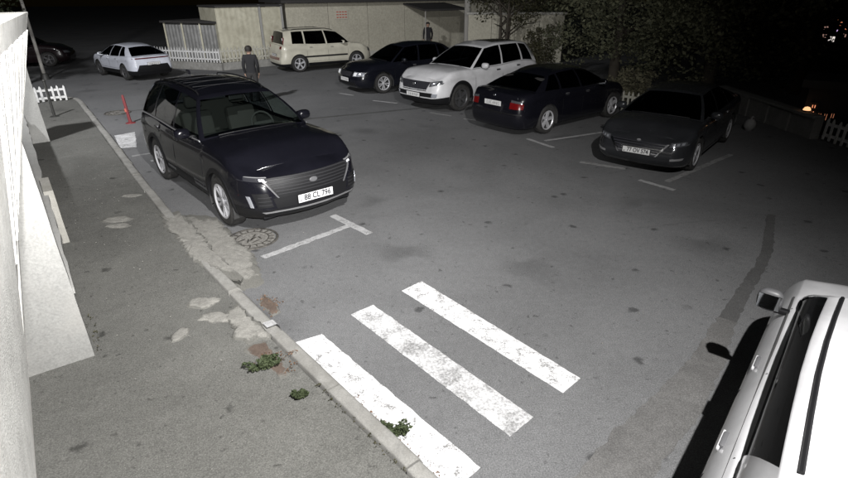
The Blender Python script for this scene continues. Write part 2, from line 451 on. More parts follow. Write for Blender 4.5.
# parking bay lines
def line(a, b, w, material='old_line_paint', amp=.012, seed=0):
    a = Vector((*a, 0)); b = Vector((*b, 0)); d = (b - a).normalized(); n = Vector((-d.y, d.x, 0)) * w / 2
    sheet('bay_line', [tuple((a + n)[:2]), tuple((a - n)[:2]), tuple((b - n)[:2]), tuple((b + n)[:2])], .004, material, road, amp, seed)
line((-2.0, 5.74), (-1.06, 6.68), .10, 'old_line_paint', .02, 6)
line((-1.34, 7.06), (-.74, 6.41), .11, 'old_line_paint', .01, 7)
line((4.15, 8.42), (6.1, 10.0), .10, 'faint_line_paint', .01, 8)
line((3.72, 8.52), (4.10, 8.00), .09, 'old_line_paint', .01, 9)
line((2.66, 11.17), (4.6, 12.1), .08, 'old_line_paint', .01, 10)
line((2.31, 11.35), (2.72, 10.62), .09, 'old_line_paint', .01, 11)
line((1.05, 13.4), (1.9, 12.95), .08, 'faint_line_paint', .02, 12)
line((.2, 14.2), (.75, 13.75), .09, 'faint_line_paint', .02, 13)
line((-1.5, 16.0), (-.75, 15.55), .09, 'old_line_paint', .02, 14)
line((-2.7, 17.3), (-2.2, 16.9), .09, 'old_line_paint', .02, 15)
line((3.0, 9.6), (3.7, 9.15), .10, 'faint_line_paint', .02, 16)
line((-5.35, 9.9), (-4.6, 10.5), .09, 'old_line_paint', .02, 17)
line((-5.9, 10.25), (-4.8, 11.0), .09, 'faint_line_paint', .02, 18)
# patched trench across the road
tr = [(5.05, 6.95), (4.72, 6.45), (4.30, 5.80), (3.93, 5.35), (3.55, 4.93), (3.0, 4.3), (2.45, 3.62), (2.0, 3.15), (1.56, 2.76), (1.1, 2.3), (.6, 1.75)]
half = [.05, .055, .06, .06, .065, .08, .13, .17, .19, .20, .20]
L_ = []; R_ = []
for i, (x, y) in enumerate(tr):
    a = Vector((*tr[max(i - 1, 0)], 0)); b = Vector((*tr[min(i + 1, len(tr) - 1)], 0)); d = (b - a).normalized(); n = Vector((-d.y, d.x, 0))
    L_.append(tuple((Vector((x, y, 0)) + n * half[i])[:2])); R_.append(tuple((Vector((x, y, 0)) - n * half[i])[:2]))
sheet('trench_patch', L_[:6] + R_[:6][::-1], .004, 'asphalt_patch', road, .02, 20)
sheet('trench_patch', L_[5:] + R_[5:][::-1], .0045, 'asphalt_band', road, .03, 21)
sheet('asphalt_strip', [(-8.4, 14.55), (-5.0, 17.05), (-4.98, 17.16), (-8.42, 14.65)], .003, 'asphalt_patch', road, .02, 22)
sheet('asphalt_strip', [(-3.6, 13.2), (.6, 15.0), (.55, 15.13), (-3.65, 13.35)], .003, 'asphalt_patch', road, .03, 23)
# broken concrete apron by the kerb
def lump(name, pts, z, th, material, parent, amp, seed):
    pts = ragged(pts, 10, amp, seed); c = Vector((sum(p[0] for p in pts) / len(pts), sum(p[1] for p in pts) / len(pts), 0))
    vs = []; n = len(pts); rings = [(1., z - .02), (1., z + th * .1), (.9, z + th * .5), (.7, z + th), (.4, z + th * 1.1)]
    for k, zz in rings:
        for p in pts:
            q = c.lerp(Vector((*p, 0)), k); h = .007 * noise.noise(q * 6) + .003 * noise.noise(q * 21)
            vs.append((q.x, q.y, zz + (h if k < 1 else 0)))
    vs.append((c.x, c.y, z + th * 1.1)); fs = []
    for r_ in range(len(rings) - 1):
        for i in range(n): fs.append((r_ * n + i, r_ * n + (i + 1) % n, (r_ + 1) * n + (i + 1) % n, (r_ + 1) * n + i))
    for i in range(n): fs.append(((len(rings) - 1) * n + i, (len(rings) - 1) * n + (i + 1) % n, len(vs) - 1))
    o = obj(name, vs, fs, material, parent, smooth=True, angle=60)
    at = o.data.attributes.new('inner', 'FLOAT', 'POINT')
    vals = [1 - rings[i // n][0] if i // n < len(rings) else 1. for i in range(len(vs))]
    at.data.foreach_set('value', [min(1., v * 2.2) for v in vals])
    return o
lump('concrete_apron', [(-3.55, 7.15), (-3.05, 7.05), (-2.55, 6.35), (-2.1, 5.75), (-1.82, 5.12), (-1.98, 4.92), (-2.22, 5.06), (-2.75, 5.75), (-3.2, 6.4)], .0, .03, 'patch_concrete', road, .05, 31)
lump('concrete_patch', [(-2.25, 5.06), (-2.0, 4.98), (-2.25, 5.28), (-2.75, 5.95), (-3.25, 6.65), (-3.6, 7.05), (-3.8, 6.95), (-3.55, 6.5), (-3.1, 5.95), (-2.7, 5.45)], KH - .012, .022, 'patch_concrete', pavement, .07, 32)
lump('concrete_patch', [(-1.93, 4.53), (-1.66, 4.24), (-1.46, 4.02), (-1.42, 3.92), (-1.62, 3.84), (-1.78, 3.95), (-1.83, 4.15), (-1.98, 4.3)], KH - .012, .022, 'patch_concrete', pavement, .05, 33)
for k, (x, y, a, b) in enumerate([(-4.32, 6.75, .22, .14), (-4.18, 6.53, .19, .10), (-2.28, 4.56, .17, .13), (-2.03, 4.28, .19, .10), (-2.28, 4.0, .08, .13), (-4.6, 7.7, .16, .08)]):
    pts = [(x + a * math.cos(t_) * (1 + .3 * noise.noise(Vector((k, t_, 0)))), y + b * math.sin(t_) * (1 + .3 * noise.noise(Vector((k + 9, t_, 0))))) for t_ in [2 * math.pi * q / 14 for q in range(14)]]
    lump('concrete_patch', pts, KH - .014, .012, 'patch_concrete', pavement, .035, 40 + k)
_ki = min(range(len(ks)), key=lambda q: (ks[q] - Vector((-1.40, 4.17, 0))).length)
_kv = []
for q in (0, 1):
    _kp = ks[_ki + q]; _kn = knorm(_ki + q); _kv += [_kp + _kn * a + Vector((0, 0, z)) for a, z in ((-.004, .02), (.008, KH - .02), (.03, KH + .006), (KW - .02, KH + .010))]
obj('painted_kerb_mark', _kv, [(0, 1, 5, 4), (1, 2, 6, 5), (2, 3, 7, 6)], 'old_line_paint', kerb)
lump('dirt_patch', [(-1.72, 4.62), (-1.55, 4.43), (-1.48, 4.5), (-1.62, 4.75), (-1.78, 4.88)], .0, .01, 'dirt_red', road, .03, 52)
lump('dirt_patch', [(-1.62, 3.86), (-1.45, 3.90), (-1.34, 3.72), (-1.1, 3.42), (-1.18, 3.36), (-1.42, 3.6), (-1.6, 3.74)], KH - .014, .01, 'dirt_red', pavement, .03, 53)

# manhole covers
def manhole(x, y, r, label):
    root = empty('manhole_cover', (x, y, .004)); tag(root, label, 'manhole cover', 'round manhole covers')
    mb = MB(); mb.lathe([(r * .93, 0), (r * .93, .012), (r, .013), (r * 1.03, 0)], 40, 'z'); recalc(mb.build('frame', 'cast_iron', root, True))
    mb = MB(); mb.lathe([(0.001, .004), (r * .88, .004), (r * .88, -.004)], 36, 'z'); mb.build('plate', 'manhole_fill', root)
    mb = MB(); mb.lathe([(r * .62, .004), (r * .62, .010), (r * .66, .010), (r * .66, .004)], 36, 'z'); recalc(mb.build('ring', 'cast_iron', root))
    for k in range(18):
        a = 2 * math.pi * k / 18; mb = MB(); mb.box((math.cos(a) * r * .76, math.sin(a) * r * .76, .006), (r * .2, .018, .008), Matrix.Rotation(a, 3, 'Z')); mb.build('rib', 'cast_iron', root)
    for k in range(7):
        a = random.uniform(0, 6.28); d = random.uniform(0, r * .45); mb = MB(); mb.box((math.cos(a) * d, math.sin(a) * d, .006), (r * .3, .02, .008), Matrix.Rotation(random.uniform(0, 3), 3, 'Z')); mb.build('rib', 'cast_iron', root)
manhole(-2.29, 6.27, .335, 'large round manhole cover in front of the black SUV')
manhole(-8.43, 14.5, .33, 'small far manhole cover beside the leaning red post')

# ------------------------------------------------------------------ weeds and litter
def leaf_tris(centers, size, n_each, seed, flat=.3, up=0.):
    rnd = random.Random(seed); vs = []; fs = []
    for (c, rad) in centers:
        for _ in range(n_each):
            d = Vector((rnd.gauss(0, 1), rnd.gauss(0, 1), rnd.gauss(0, 1))).normalized() * rad * rnd.random() ** .45
            p = Vector(c) + Vector((d.x, d.y, d.z * flat + up * rnd.random()))
            a = Vector((rnd.gauss(0, 1), rnd.gauss(0, 1), rnd.gauss(0, .7))).normalized(); b = a.orthogonal().normalized()
            b = (Matrix.Rotation(rnd.uniform(0, 6.28), 3, a) @ b)
            L = size * rnd.uniform(.6, 1.4); k = len(vs)
            vs += [p - a * L * .5, p + b * L * .28, p + a * L * .5, p - b * L * .28]; fs.append((k, k + 1, k + 2, k + 3))
    return vs, fs
def weed(x, y, z, r, h, label, seed):
    root = empty('weed', (x, y, z)); tag(root, label, 'weed', 'weeds growing along the kerb')
    rnd = random.Random(seed); cs = []; mb = MB()
    for k in range(11):
        a = rnd.uniform(0, 6.28); d = rnd.uniform(.2, 1.) * r
        tip = Vector((math.cos(a) * d, math.sin(a) * d * .6, h * rnd.uniform(.4, 1.)))
        mb.tube([(0, 0, 0), tip * .5 + Vector((0, 0, h * .15)), tip], [.004, .003, .0015], 4)
        for q in (.35, .6, .8, 1.): cs.append((tip * q + Vector((0, 0, h * .1)), r * .22))
    mb.build('stem', 'leaf_weed', root)
    vs, fs = leaf_tris(cs, .035, 16, seed, .6); obj('foliage', vs, fs, 'leaf_weed', root)
weed(-1.36, 3.50, KH - .01, .15, .10, 'bushy green weed at the pavement edge by the dirt patch', 1)
weed(-.25, 2.86, .0, .12, .10, 'green weed growing between kerb and nearest crossing stripe', 2)
weed(-.98, 3.15, KH - .01, .06, .05, 'tiny weed tuft at the pavement side of the kerb', 3)
cs = [(Vector((-1.62 + random.gauss(0, .08), 4.64 + random.gauss(0, .1), .012)), .06) for _ in range(12)] + [(Vector((-1.3 + random.gauss(0, .12), 3.6 + random.gauss(0, .12), KH + .006)), .05) for _ in range(12)]
cs += [(ks[i] - knorm(i) * .02 + Vector((0, 0, .008)), .05) for i in range(18, 40)]
vs, fs = leaf_tris(cs, .022, 9, 5, .1)
o = stuff(obj('leaf_litter', vs, fs, 'leaf_litter')); o['label'] = 'reddish brown dry leaf litter lying along the kerb'; o['category'] = 'leaf litter'
cs = [(ks[i] + knorm(i) * (KW + .02) + Vector((0, 0, KH)), .03) for i in range(14, 42)]
vs, fs = leaf_tris(cs, .018, 8, 6, .3)
cs2 = [(st(s_, -.07, KH + .01), .06) for s_ in [4.75 + .16 * k for k in range(5)]]
v2, f2 = leaf_tris(cs2, .022, 8, 16, .4); b_ = len(vs); vs += v2; fs += [tuple(i + b_ for i in f) for f in f2]
o = stuff(obj('moss', vs, fs, 'leaf_olive')); o['label'] = 'low moss and weeds in the joints beside kerb and wall'; o['category'] = 'moss'
vs = []; fs = []; rnd = random.Random(9)
for _ in range(300):
    s_ = rnd.uniform(1.5, 14); t_ = rnd.uniform(.1, 1.15) if rnd.random() < .55 else rnd.uniform(1.7, 7); p = st(s_, t_, (KH + .002) if t_ < 1.3 else .006); L = rnd.uniform(.003, .009)
    k = len(vs); vs += [p + Vector((L, 0, 0)), p + Vector((-L * .6, L, 0)), p + Vector((-L * .5, -L, 0)), p + Vector((0, 0, L * .8))]; fs += [(k, k + 1, k + 3), (k + 1, k + 2, k + 3), (k + 2, k, k + 3)]
o = stuff(obj('grit', vs, fs, 'grit_stone')); o['label'] = 'small pale grit scattered over the ground'; o['category'] = 'grit'

# ------------------------------------------------------------------ cars
ROWS = [0, .05, .14, .26, .40, .52, .62, .72, .80, .88, .95, 1.0]
SIDE = spline([(0, .925), (.05, .955), (.18, .985), (.40, 1.0), (.60, .990), (.72, .982), (.80, .992), (.90, .972), (.96, .95), (1.0, .925)])
class Car:
    """x forward from the front axle, y left, z up"""
    def __init__(s, **k):
        s.__dict__.update(dict(zs=.24, we=.62, weR=.70, D=.62, DR=.5, bow=.05, bowR=.04, crown=.05, Ra=.05, clad=0., archtrim=False, rim='rim_silver', spokes=10,
                               tail='lamp_red', glass='glass_tint', wind='glass_tint', seats=True, rail=False, beltchrome=False, fp=None, rp=None, wr=.56, wrr=.54, wbow=.10, rbow=.06, roofcrown=.04, handles='paint'), )
        s.__dict__.update(k)
        s.XF = s.fo; s.XR = s.fo - s.L; s.hw = s.W / 2; s.SIDE = spline(s.sideprof) if 'sideprof' in k else SIDE
        s.top = spline(s.topline); s.roof = spline(s.roofline)
        s.fprof = spline(s.fp or [(0, .12), (.15, .03), (.35, 0), (.6, .015), (.8, .06), (.92, .13), (1, .24)])
        s.rprof = spline(s.rp or [(0, .10), (.15, .02), (.35, 0), (.6, .02), (.8, .05), (1, .10)])
        s.xw = (0, -s.wb)
    def plan(s, d, we, D):
        q = max(0., 1 - d / D); return we + (1 - we) * math.sqrt(max(0., 1 - q ** 2.4))
    def ends(s, x):
        dF = s.XF - x; dR = x - s.XR
        w = 1.
        if dF < s.D: w *= s.plan(dF, s.we, s.D)
        if dR < s.DR: w *= s.plan(dR, s.weR, s.DR)
        return w
    def zlow(s, x):
        z = s.zs
        for xw in s.xw:
            d = abs(x - xw); ra = s.rt + s.Ra
            if d <= ra + 1e-6: z = max(z, s.rt + math.sqrt(max(0, ra * ra - d * d)))
        return z
    def width(s, x, z):
        zt = s.top(x); v = max(0, min(1, (z - s.zs) / (zt - s.zs))); return s.hw * s.SIDE(v) * s.ends(x)
    def shift(s, x, v):
        dF = s.XF - x; dR = x - s.XR; dx = 0
        if dF < s.D: dx -= s.fprof(v) * (1 - sstep(dF / s.D))
        if dR < s.DR: dx += s.rprof(v) * (1 - sstep(dR / s.DR))
        return dx
    def front(s, y, z, off=0.):
        zt = s.top(s.XF - .15); v = max(0, min(1, (z - s.zs) / (zt - s.zs))); r = abs(y) / (s.hw * s.SIDE(v))
        if r < s.we: x = s.XF + s.bow * (1 - (r / s.we) ** 2) - s.fprof(v)
        else:
            q = min(.9999, (r - s.we) / (1 - s.we)); d = s.D * (1 - (1 - q * q) ** (1 / 2.4)); x = s.XF - d - s.fprof(v) * (1 - sstep(d / s.D))
        return Vector((x + off, y, z))
    def back(s, y, z, off=0.):
        zt = s.top(s.XR + .1); v = max(0, min(1, (z - s.zs) / (zt - s.zs))); r = abs(y) / (s.hw * s.SIDE(v))
        if r < s.weR: x = s.XR - s.bowR * (1 - (r / s.weR) ** 2) + s.rprof(v)
        else:
            q = min(.9999, (r - s.weR) / (1 - s.weR)); d = s.DR * (1 - (1 - q * q) ** (1 / 2.4)); x = s.XR + d + s.rprof(v) * (1 - sstep(d / s.DR))
        return Vector((x - off, y, z))
    def side(s, x, z, sg, off=0.):
        return Vector((x, sg * (s.width(x, z) + off), z))
    # ---- body
    def build(s, name, label, cat, group, loc, rz):
        s.root = empty(name, loc, rz); tag(s.root, label, cat, group)
        xs = set()
        for d in (0, .004, .012, .03, .06, .1, .16, .24, .33, .44, .56, s.D): xs.add(round(s.XF - d, 4))
        for d in (0, .004, .012, .03, .06, .1, .16, .24, .34, .44, s.DR): xs.add(round(s.XR + d, 4))
        ra = s.rt + s.Ra
        for xw in s.xw:
            for a in range(0, 181, 12): xs.add(round(xw + ra * math.cos(R(a)), 4))
            xs.add(round(xw + ra + .004, 4)); xs.add(round(xw - ra - .004, 4))
        n = 22
        for k in range(n + 1):
            x = s.XR + (s.XF - s.XR) * k / n
            if all(abs(x - q) > .05 for q in xs): xs.add(round(x, 4))
        xs = sorted(xs); xs = [x for i, x in enumerate(xs) if i == 0 or x - xs[i - 1] > .002]
        mb = MB(); NR = len(ROWS)
        def P(i, j, sg):
            x = xs[i]; zl = s.zlow(x); zt = s.top(x); z = zl + ROWS[j] * (zt - zl); v = (z - s.zs) / (zt - s.zs)
            w = s.hw * s.SIDE(max(0, min(1, v))) * s.ends(x)
            return Vector((x + s.shift(x, v), sg * w, z))
        for sg in (1, -1):
            mb.grid(lambda i, j: P(i, j, sg), len(xs), NR)
        # hood, deck and (outside the cabin) top skin
        Q = [-1, -.85, -.7, -.55, -.4, -.2, 0, .2, .4, .55, .7, .85, 1]
        cab = (s.pillars[-1][0] + .02, s.pillars[0][0] - .03)
        def T(i, j):
            x = xs[i]; p = P(i, NR - 1, 1); q = Q[j]; zz = p.z + s.crown * (1 - q * q)
            crease = .010 * math.exp(-((abs(q) - .6) / .12) ** 2) if x > s.pillars[0][0] else 0
            dF = s.XF - x; dR = x - s.XR; bx = 0
            if dF < s.D: bx += s.bow * (1 - q * q) * (1 - sstep(dF / s.D))
            if dR < s.DR: bx -= s.bowR * (1 - q * q) * (1 - sstep(dR / s.DR))
            return Vector((p.x + bx, q * p.y, zz + crease * sstep(dF / .5)))
        mb.grid(T, len(xs), len(Q), 0, lambda i, j: j in (0, len(Q) - 2) or not (xs[i] >= cab[0] and xs[i + 1] <= cab[1]))
        # end caps
        def cap(i, rear):
            def fn(a, j):
                p = P(i, j, 1); q = Q[a]; v = ROWS[j]
                return Vector((p.x + ((-s.bowR if rear else s.bow) * (1 - q * q)), q * p.y, p.z + s.crown * (1 - q * q) * v ** 3))
            mb.grid(fn, len(Q), NR)
        cap(0, True); cap(len(xs) - 1, False)
        body = obj('body', mb.v, mb.f, s.paint, s.root, True, 40, [s.paint, 'trim_black'], [1 if (sum(mb.v[k].z for k in f) / len(f) < s.clad) else 0 for f in mb.f])
        bm = bmesh.new(); bm.from_mesh(body.data); bmesh.ops.remove_doubles(bm, verts=bm.verts, dist=.0005); bmesh.ops.recalc_face_normals(bm, faces=bm.faces); bm.to_mesh(body.data); bm.free()
        body.data.polygons.foreach_set('use_smooth', [True] * len(body.data.polygons)); body.data.set_sharp_from_angle(angle=R(50))
        s.body = body
        # floor pan and wheel wells
        mb = MB(); mb.box(((s.XF + s.XR) / 2, 0, s.zs + .04), (s.L - .5, s.W * .84 if False else s.W - .52, .12)); mb.box(((s.XF + s.XR) / 2 - .0, 0, s.zs + .03), (s.wb - 2 * ra - .02, s.W - .2, .05))
        mb.box((s.XF - .28, 0, s.zs + .03), (.3, s.W * .72, .05)); mb.box((s.XR + .25, 0, s.zs + .03), (.3, s.W * .75, .05))
        mb.build('underbody', 'trim_black', s.root)
        for xw in s.xw:
            for sg in (1, -1):
                mb = MB(); A = [R(a) for a in range(-20, 201, 10)]
                mb.grid(lambda i, j: (xw + (ra + .004) * math.cos(A[i]), sg * (s.hw - (.012 + .3 * j) * 1.), s.rt + (ra + .004) * math.sin(A[i])), len(A), 2)
                b = len(mb.v); mb.v += [Vector((xw + (ra + .004) * math.cos(a), sg * (s.hw - .31), s.rt + (ra + .004) * math.sin(a))) for a in A]; mb.f.append(tuple(range(b, b + len(A)))); mb.m.append(0)
                mb.build('wheel_well', 'interior_dark', s.root)
                if s.archtrim:
                    mb = MB(); A2 = [R(a) for a in range(-6, 187, 8)]
                    def AT(i, j):
                        rr = ra + (-.012, -.012, .045, .06)[j]; x = xw + rr * math.cos(A2[i]); z = s.rt + rr * math.sin(A2[i]); return s.side(x, max(z, s.zs + .02), sg, (-.05, .010, .010, -.004)[j])
                    mb.grid(AT, len(A2), 4); recalc(mb.build('arch_trim', 'trim_black', s.root, True))
        s.cabin(); s.wheels(); s.mirrors()
        return s.root
    # ---- greenhouse
    def cabin(s):
        pb = [p[0] for p in s.pillars]; pr = [p[1] for p in s.pillars]
        cols = []       # (xb, xr, window id or None) column lines
        mg = s.__dict__.get('margin', .035)
        for k in range(len(pb) - 1):
            Lb = pb[k] - pb[k + 1]; ma = mg / Lb; mz = (mg if k < len(pb) - 2 else s.__dict__.get('cpillar', .10)) / Lb
            ts = [0, ma] + [ma + (1 - ma - mz) * q / 5 for q in range(1, 5)] + [1 - mz]
            for q, t_ in enumerate(ts): cols.append((pb[k] + (pb[k + 1] - pb[k]) * t_, pr[k] + (pr[k + 1] - pr[k]) * t_, k if (1 <= q <= 5 and k not in s.__dict__.get('nowin', ())) else None))
        cols.append((pb[-1], pr[-1], None))
        vr = s.__dict__.get('vrows', [0, .05, .2, .4, .6, .78, .9, 1.0])
        def S(i, j, sg, inset=0.):
            xb, xr, _ = cols[i]; v = vr[j]
            zb = s.top(xb) - .006; yb = s.width(xb, s.top(xb)) - .006 - s.__dict__.get('inset', 0.)
            tt = (pr[0] - xr) / (pr[0] - pr[-1]); yr = s.wr + (s.wrr - s.wr) * tt + s.__dict__.get('rbulge', .025) * math.sin(math.pi * tt) - s.__dict__.get('rbulge', .025); zr = s.roof(xr)
            p = Vector((xb + (xr - xb) * v, yb + (yr - yb) * v + .022 * math.sin(math.pi * v), zb + (zr - zb) * (v + .05 * math.sin(math.pi * v))))
            p.y -= inset; p.y *= sg; return p
        nC, nV = len(cols), len(vr)
        shell = MB()
        for sg in (1, -1):
            shell.grid(lambda i, j: S(i, j, sg), nC, nV, 0, lambda i, j: not (cols[i][2] is not None and 1 <= j <= 5))
            for k in range(len(pb) - 1):
                ids = [i for i in range(nC) if cols[i][2] == k]
                if not ids: continue
                ids = ids + [ids[-1] + 1]
                g = MB(); g.grid(lambda a, j: S(ids[a], j + 1, sg, .007), len(ids), 6)
                o = g.build('side_window', s.glass if not (k == 0 and s.__dict__.get('fglass')) else s.fglass, s.root, True); recalc(o)
        ss = [-1, -.93, -.7, -.45, -.2, 0, .2, .45, .7, .93, 1]
        def front_rear(i, bow, name, mtl):
            def F(a, j, off=0.):
                p = S(i, j, 1); q = ss[a]; b = bow * (1 - q * q) * (1 - .35 * vr[j])
                zc = s.roofcrown * (1 - q * q) * vr[j] + (s.crown * (1 - q * q)) * (1 - vr[j]) * .7
                return Vector((p.x + b + off, q * p.y, p.z + zc))
            shell.grid(lambda a, j: F(a, j), len(ss), nV, 0, lambda a, j: not (1 <= a <= 8 and 1 <= j <= 5))
            g = MB(); g.grid(lambda a, j: F(a + 1, j + 1, -.006 if bow > 0 else .006), 9, 6); recalc(g.build(name, mtl, s.root, True)); return F
        s.Fw = front_rear(0, s.wbow, 'windshield', s.wind)
        s.Fr = front_rear(nC - 1, -s.rbow, 'rear_window', s.glass)
        def RF(i, a):
            p = S(i, nV - 1, 1); q = ss[a]; t_ = i / (nC - 1); xb = 0
            fr = max(0, 1 - t_ / .25); rr = max(0, 1 - (1 - t_) / .25)
            xb = s.wbow * .65 * (1 - q * q) * fr - s.rbow * .65 * (1 - q * q) * rr
            return Vector((p.x + xb, q * p.y, p.z + s.roofcrown * (1 - q * q)))
        shell.grid(RF, nC, len(ss))
        o = shell.build('cabin_shell', s.paint if not s.__dict__.get('roofpaint') else s.roofpaint, s.root, True); recalc(o)
        o.data.polygons.foreach_set('use_smooth', [True] * len(o.data.polygons)); o.data.set_sharp_from_angle(angle=R(62))
        s.S = S; s.cols = cols; s.nV = nV
        # window seal / chrome line under the glass
        if s.beltchrome:
            for sg in (1, -1):
                mb = MB(); mb.tube([S(i, 0, sg, -.006) + Vector((0, 0, .012)) for i in range(1, nC - 1)], .009, 6); mb.build('chrome_strip', 'silver_trim', s.root, True)
        # interior
        if True:
            x0, x1 = s.pillars[0][0] + .05, s.pillars[-1][0] + .05; zb = s.top((x0 + x1) / 2)
            mb = MB(); wi = s.hw * .86
            mb.box(((x0 + x1) / 2, 0, .42), (x0 - x1, 2 * wi, .04))
            for sg in (1, -1): mb.box(((x0 + x1) / 2, sg * wi, (zb + .4) / 2 - .02), (x0 - x1, .03, zb - .42))
            mb.build('cabin_lining', 'interior_dark', s.root)
            mb = MB(); mb.box((x0 - .28, 0, zb - .12), (.55, 2 * wi - .02, .24), bev=.05); mb.build('dashboard', 'interior_dark', s.root, True)
            mb = MB(); c = Vector((x0 - .62, .36, zb + .0)); mb.tube([c + Matrix.Rotation(R(-25), 3, 'Y') @ Vector((0, .18 * math.cos(a), .18 * math.sin(a))) for a in [2 * math.pi * q / 16 for q in range(17)]], .016, 6); mb.box(c, (.03, .3, .05)); mb.build('steering_wheel', 'interior_dark', s.root, True)
            for (sx, sy, w) in () if not s.seats else ((x0 - 1.25, .37, .5), (x0 - 1.25, -.37, .5), (x0 - 2.12, 0, 1.2)):
                if sx < x1 + .15: continue
                st_ = MB(); st_.box((sx + .12, sy, .60), (.5, w, .22), bev=.06); st_.box((sx - .22, sy, .92), (.17, w, .62), Matrix.Rotation(R(-14), 3, 'Y'), bev=.06)
                if s.roof(sx - .31) < zb + .42: continue_head = False
                else: continue_head = True
                for hy in [] if not continue_head else ([0] if w < .9 else [-.38, .38]): st_.box((sx - .31, sy + hy, zb + .30), (.11, .27, .19), bev=.04)
                st_.build('seat', 'seat_cloth', s.root, True)
            mb = MB(); p = s.Fw(5, 6); mb.box(p + Vector((-.09, 0, -.06)), (.03, .22, .07), bev=.01); mb.build('rear_view_mirror', 'trim_black', s.root)
        if s.rail:
            for sg in (1, -1):
                pts = [S(i, nV - 1, sg) + Vector((0, -sg * .05, .035)) for i in range(2, nC - 2)]
                pts = [pts[0] + Vector((.06, 0, -.05))] + pts + [pts[-1] + Vector((-.06, 0, -.05))]
                mb = MB(); mb.tube(pts, .011, 8); mb.build('roof_rail', s.rail if isinstance(s.rail, str) else 'trim_black', s.root, True)
        # wipers
        for a, b in ((2, 5), (5, 8)):
            mb = MB(); mb.tube([s.Fw(a, 1) + Vector((.012, 0, .01)), s.Fw((a + b) // 2, 1) + Vector((.016, 0, .016)), s.Fw(b, 1) + Vector((.012, 0, .012))], .008, 5); mb.build('wiper', 'trim_black', s.root)
    # ---- wheels
    def wheels(s):
        w_, r = .215, s.rt; first = None
        for xw in s.xw:
            for sg in (1, -1):
                rot = 0 if sg > 0 else math.pi
                loc = (xw, sg * (s.hw - .13), r)
                if first is None:
                    wh = empty('wheel', loc, rot); wh.parent = s.root; first = wh
                    rr = r * .66; mb = MB()
                    mb.lathe([(rr, -w_ / 2), (r * .90, -w_ / 2), (r * .97, -w_ * .42), (r, -w_ * .3), (r, w_ * .3), (r * .97, w_ * .42), (r * .90, w_ / 2 + .006), (r * .78, w_ / 2 + .008), (rr, w_ / 2 - .01), (rr, -w_ / 2)], 40)
                    recalc(mb.build('tyre', 'tyre_rubber', wh, True, 40))
                    mb = MB(); mb.lathe([(rr * 1.0, w_ / 2 - .012), (rr * 1.04, w_ / 2 + .004), (rr * .97, w_ / 2 + .006), (rr * .90, w_ / 2 - .016)], 40, mi=0); mb.lathe([(rr * .90, w_ / 2 - .016), (rr * .88, -.02), (.001, -.02)], 40, mi=1)
                    n = s.spokes
                    for k in range(n):
                        a = 2 * math.pi * (k + (.16 if (n % 2 == 0 and k % 2) else 0) - (.16 if (n % 2 == 0 and not k % 2) else 0)) / n if n >= 10 else 2 * math.pi * k / n
                        wd = rr * (.62 / n * 2.2 if n >= 10 else 1.75 / n * .8)
                        M_ = Matrix.Rotation(-a, 3, 'Y')
                        prof = [(rr * .12, wd * .42), (rr * .5, wd * .46), (rr * .95, wd * .62)]
                        vs = []
                        for (q, hwid) in prof:
                            yo = w_ / 2 - .020 + .010 * (q / rr)
                            vs += [M_ @ Vector((q, yo, -hwid)), M_ @ Vector((q, yo, hwid)), M_ @ Vector((q, yo - .05, hwid)), M_ @ Vector((q, yo - .05, -hwid))]
                        fs = []
                        for a_ in range(2):
                            for b_ in range(4): fs.append((a_ * 4 + b_, a_ * 4 + (b_ + 1) % 4, a_ * 4 + 4 + (b_ + 1) % 4, a_ * 4 + 4 + b_))
                        fs += [(0, 1, 2, 3), (8, 11, 10, 9)]
                        mb.add(vs, fs, 0)
                    mb.lathe([(rr * .2, w_ / 2 - .05), (rr * .2, w_ / 2 - .012), (rr * .14, w_ / 2 - .006), (.001, w_ / 2 - .006)], 16)
                    o = mb.build('rim', s.rim, wh, True, 30, [s.rim, 'interior_dark']); bm = bmesh.new(); bm.from_mesh(o.data); bmesh.ops.recalc_face_normals(bm, faces=bm.faces); bm.to_mesh(o.data); bm.free()
                    # the lip stays in the rim's own finish
                else:
                    wh = copy_tree(first, s.root); wh.location = loc; wh.rotation_euler = (0, random.uniform(0, 1.2), rot)
    def mirrors(s):
        xb = s.pillars[0][0] - s.__dict__.get('mirx', .42)
        for sg in (1, -1):
            zb = s.top(xb) + s.__dict__.get('mirz', .07); y0 = s.width(xb, zb)
            ms = s.__dict__.get('mirs', 1.); root = empty('side_mirror', (xb, sg * (y0 + s.__dict__.get('miroff', .125) * ms), zb)); root.parent = s.root; root.scale = s.__dict__.get('mirscale', (ms, ms, ms))
            mb = MB(); nu, nv = 14, 9
            def E_(i, j):
                a = 2 * math.pi * i / (nu - 1); b = math.pi * (j / (nv - 1) - .5)
                ce = lambda q, e: math.copysign(abs(q) ** e, q)
                return (.085 * ce(math.cos(b), .7) * ce(math.cos(a), .8) * (1. if math.cos(a) > 0 else .55), .115 * ce(math.cos(b), .7) * ce(math.sin(a), .7), .075 * ce(math.sin(b), .75))
            mb.grid(E_, nu, nv); recalc(mb.build('housing', s.__dict__.get('mirpaint', s.paint), root, True, 60))
            mb = MB(); mb.box((0, -sg * .12, -.055), (.07, .13, .035), bev=.012); mb.build('arm', 'trim_black', root)
            mb = MB(); mb.box((-.048, 0, 0), (.006, .19, .105), bev=.002); mb.build('glass', 'mirror_glass', root)
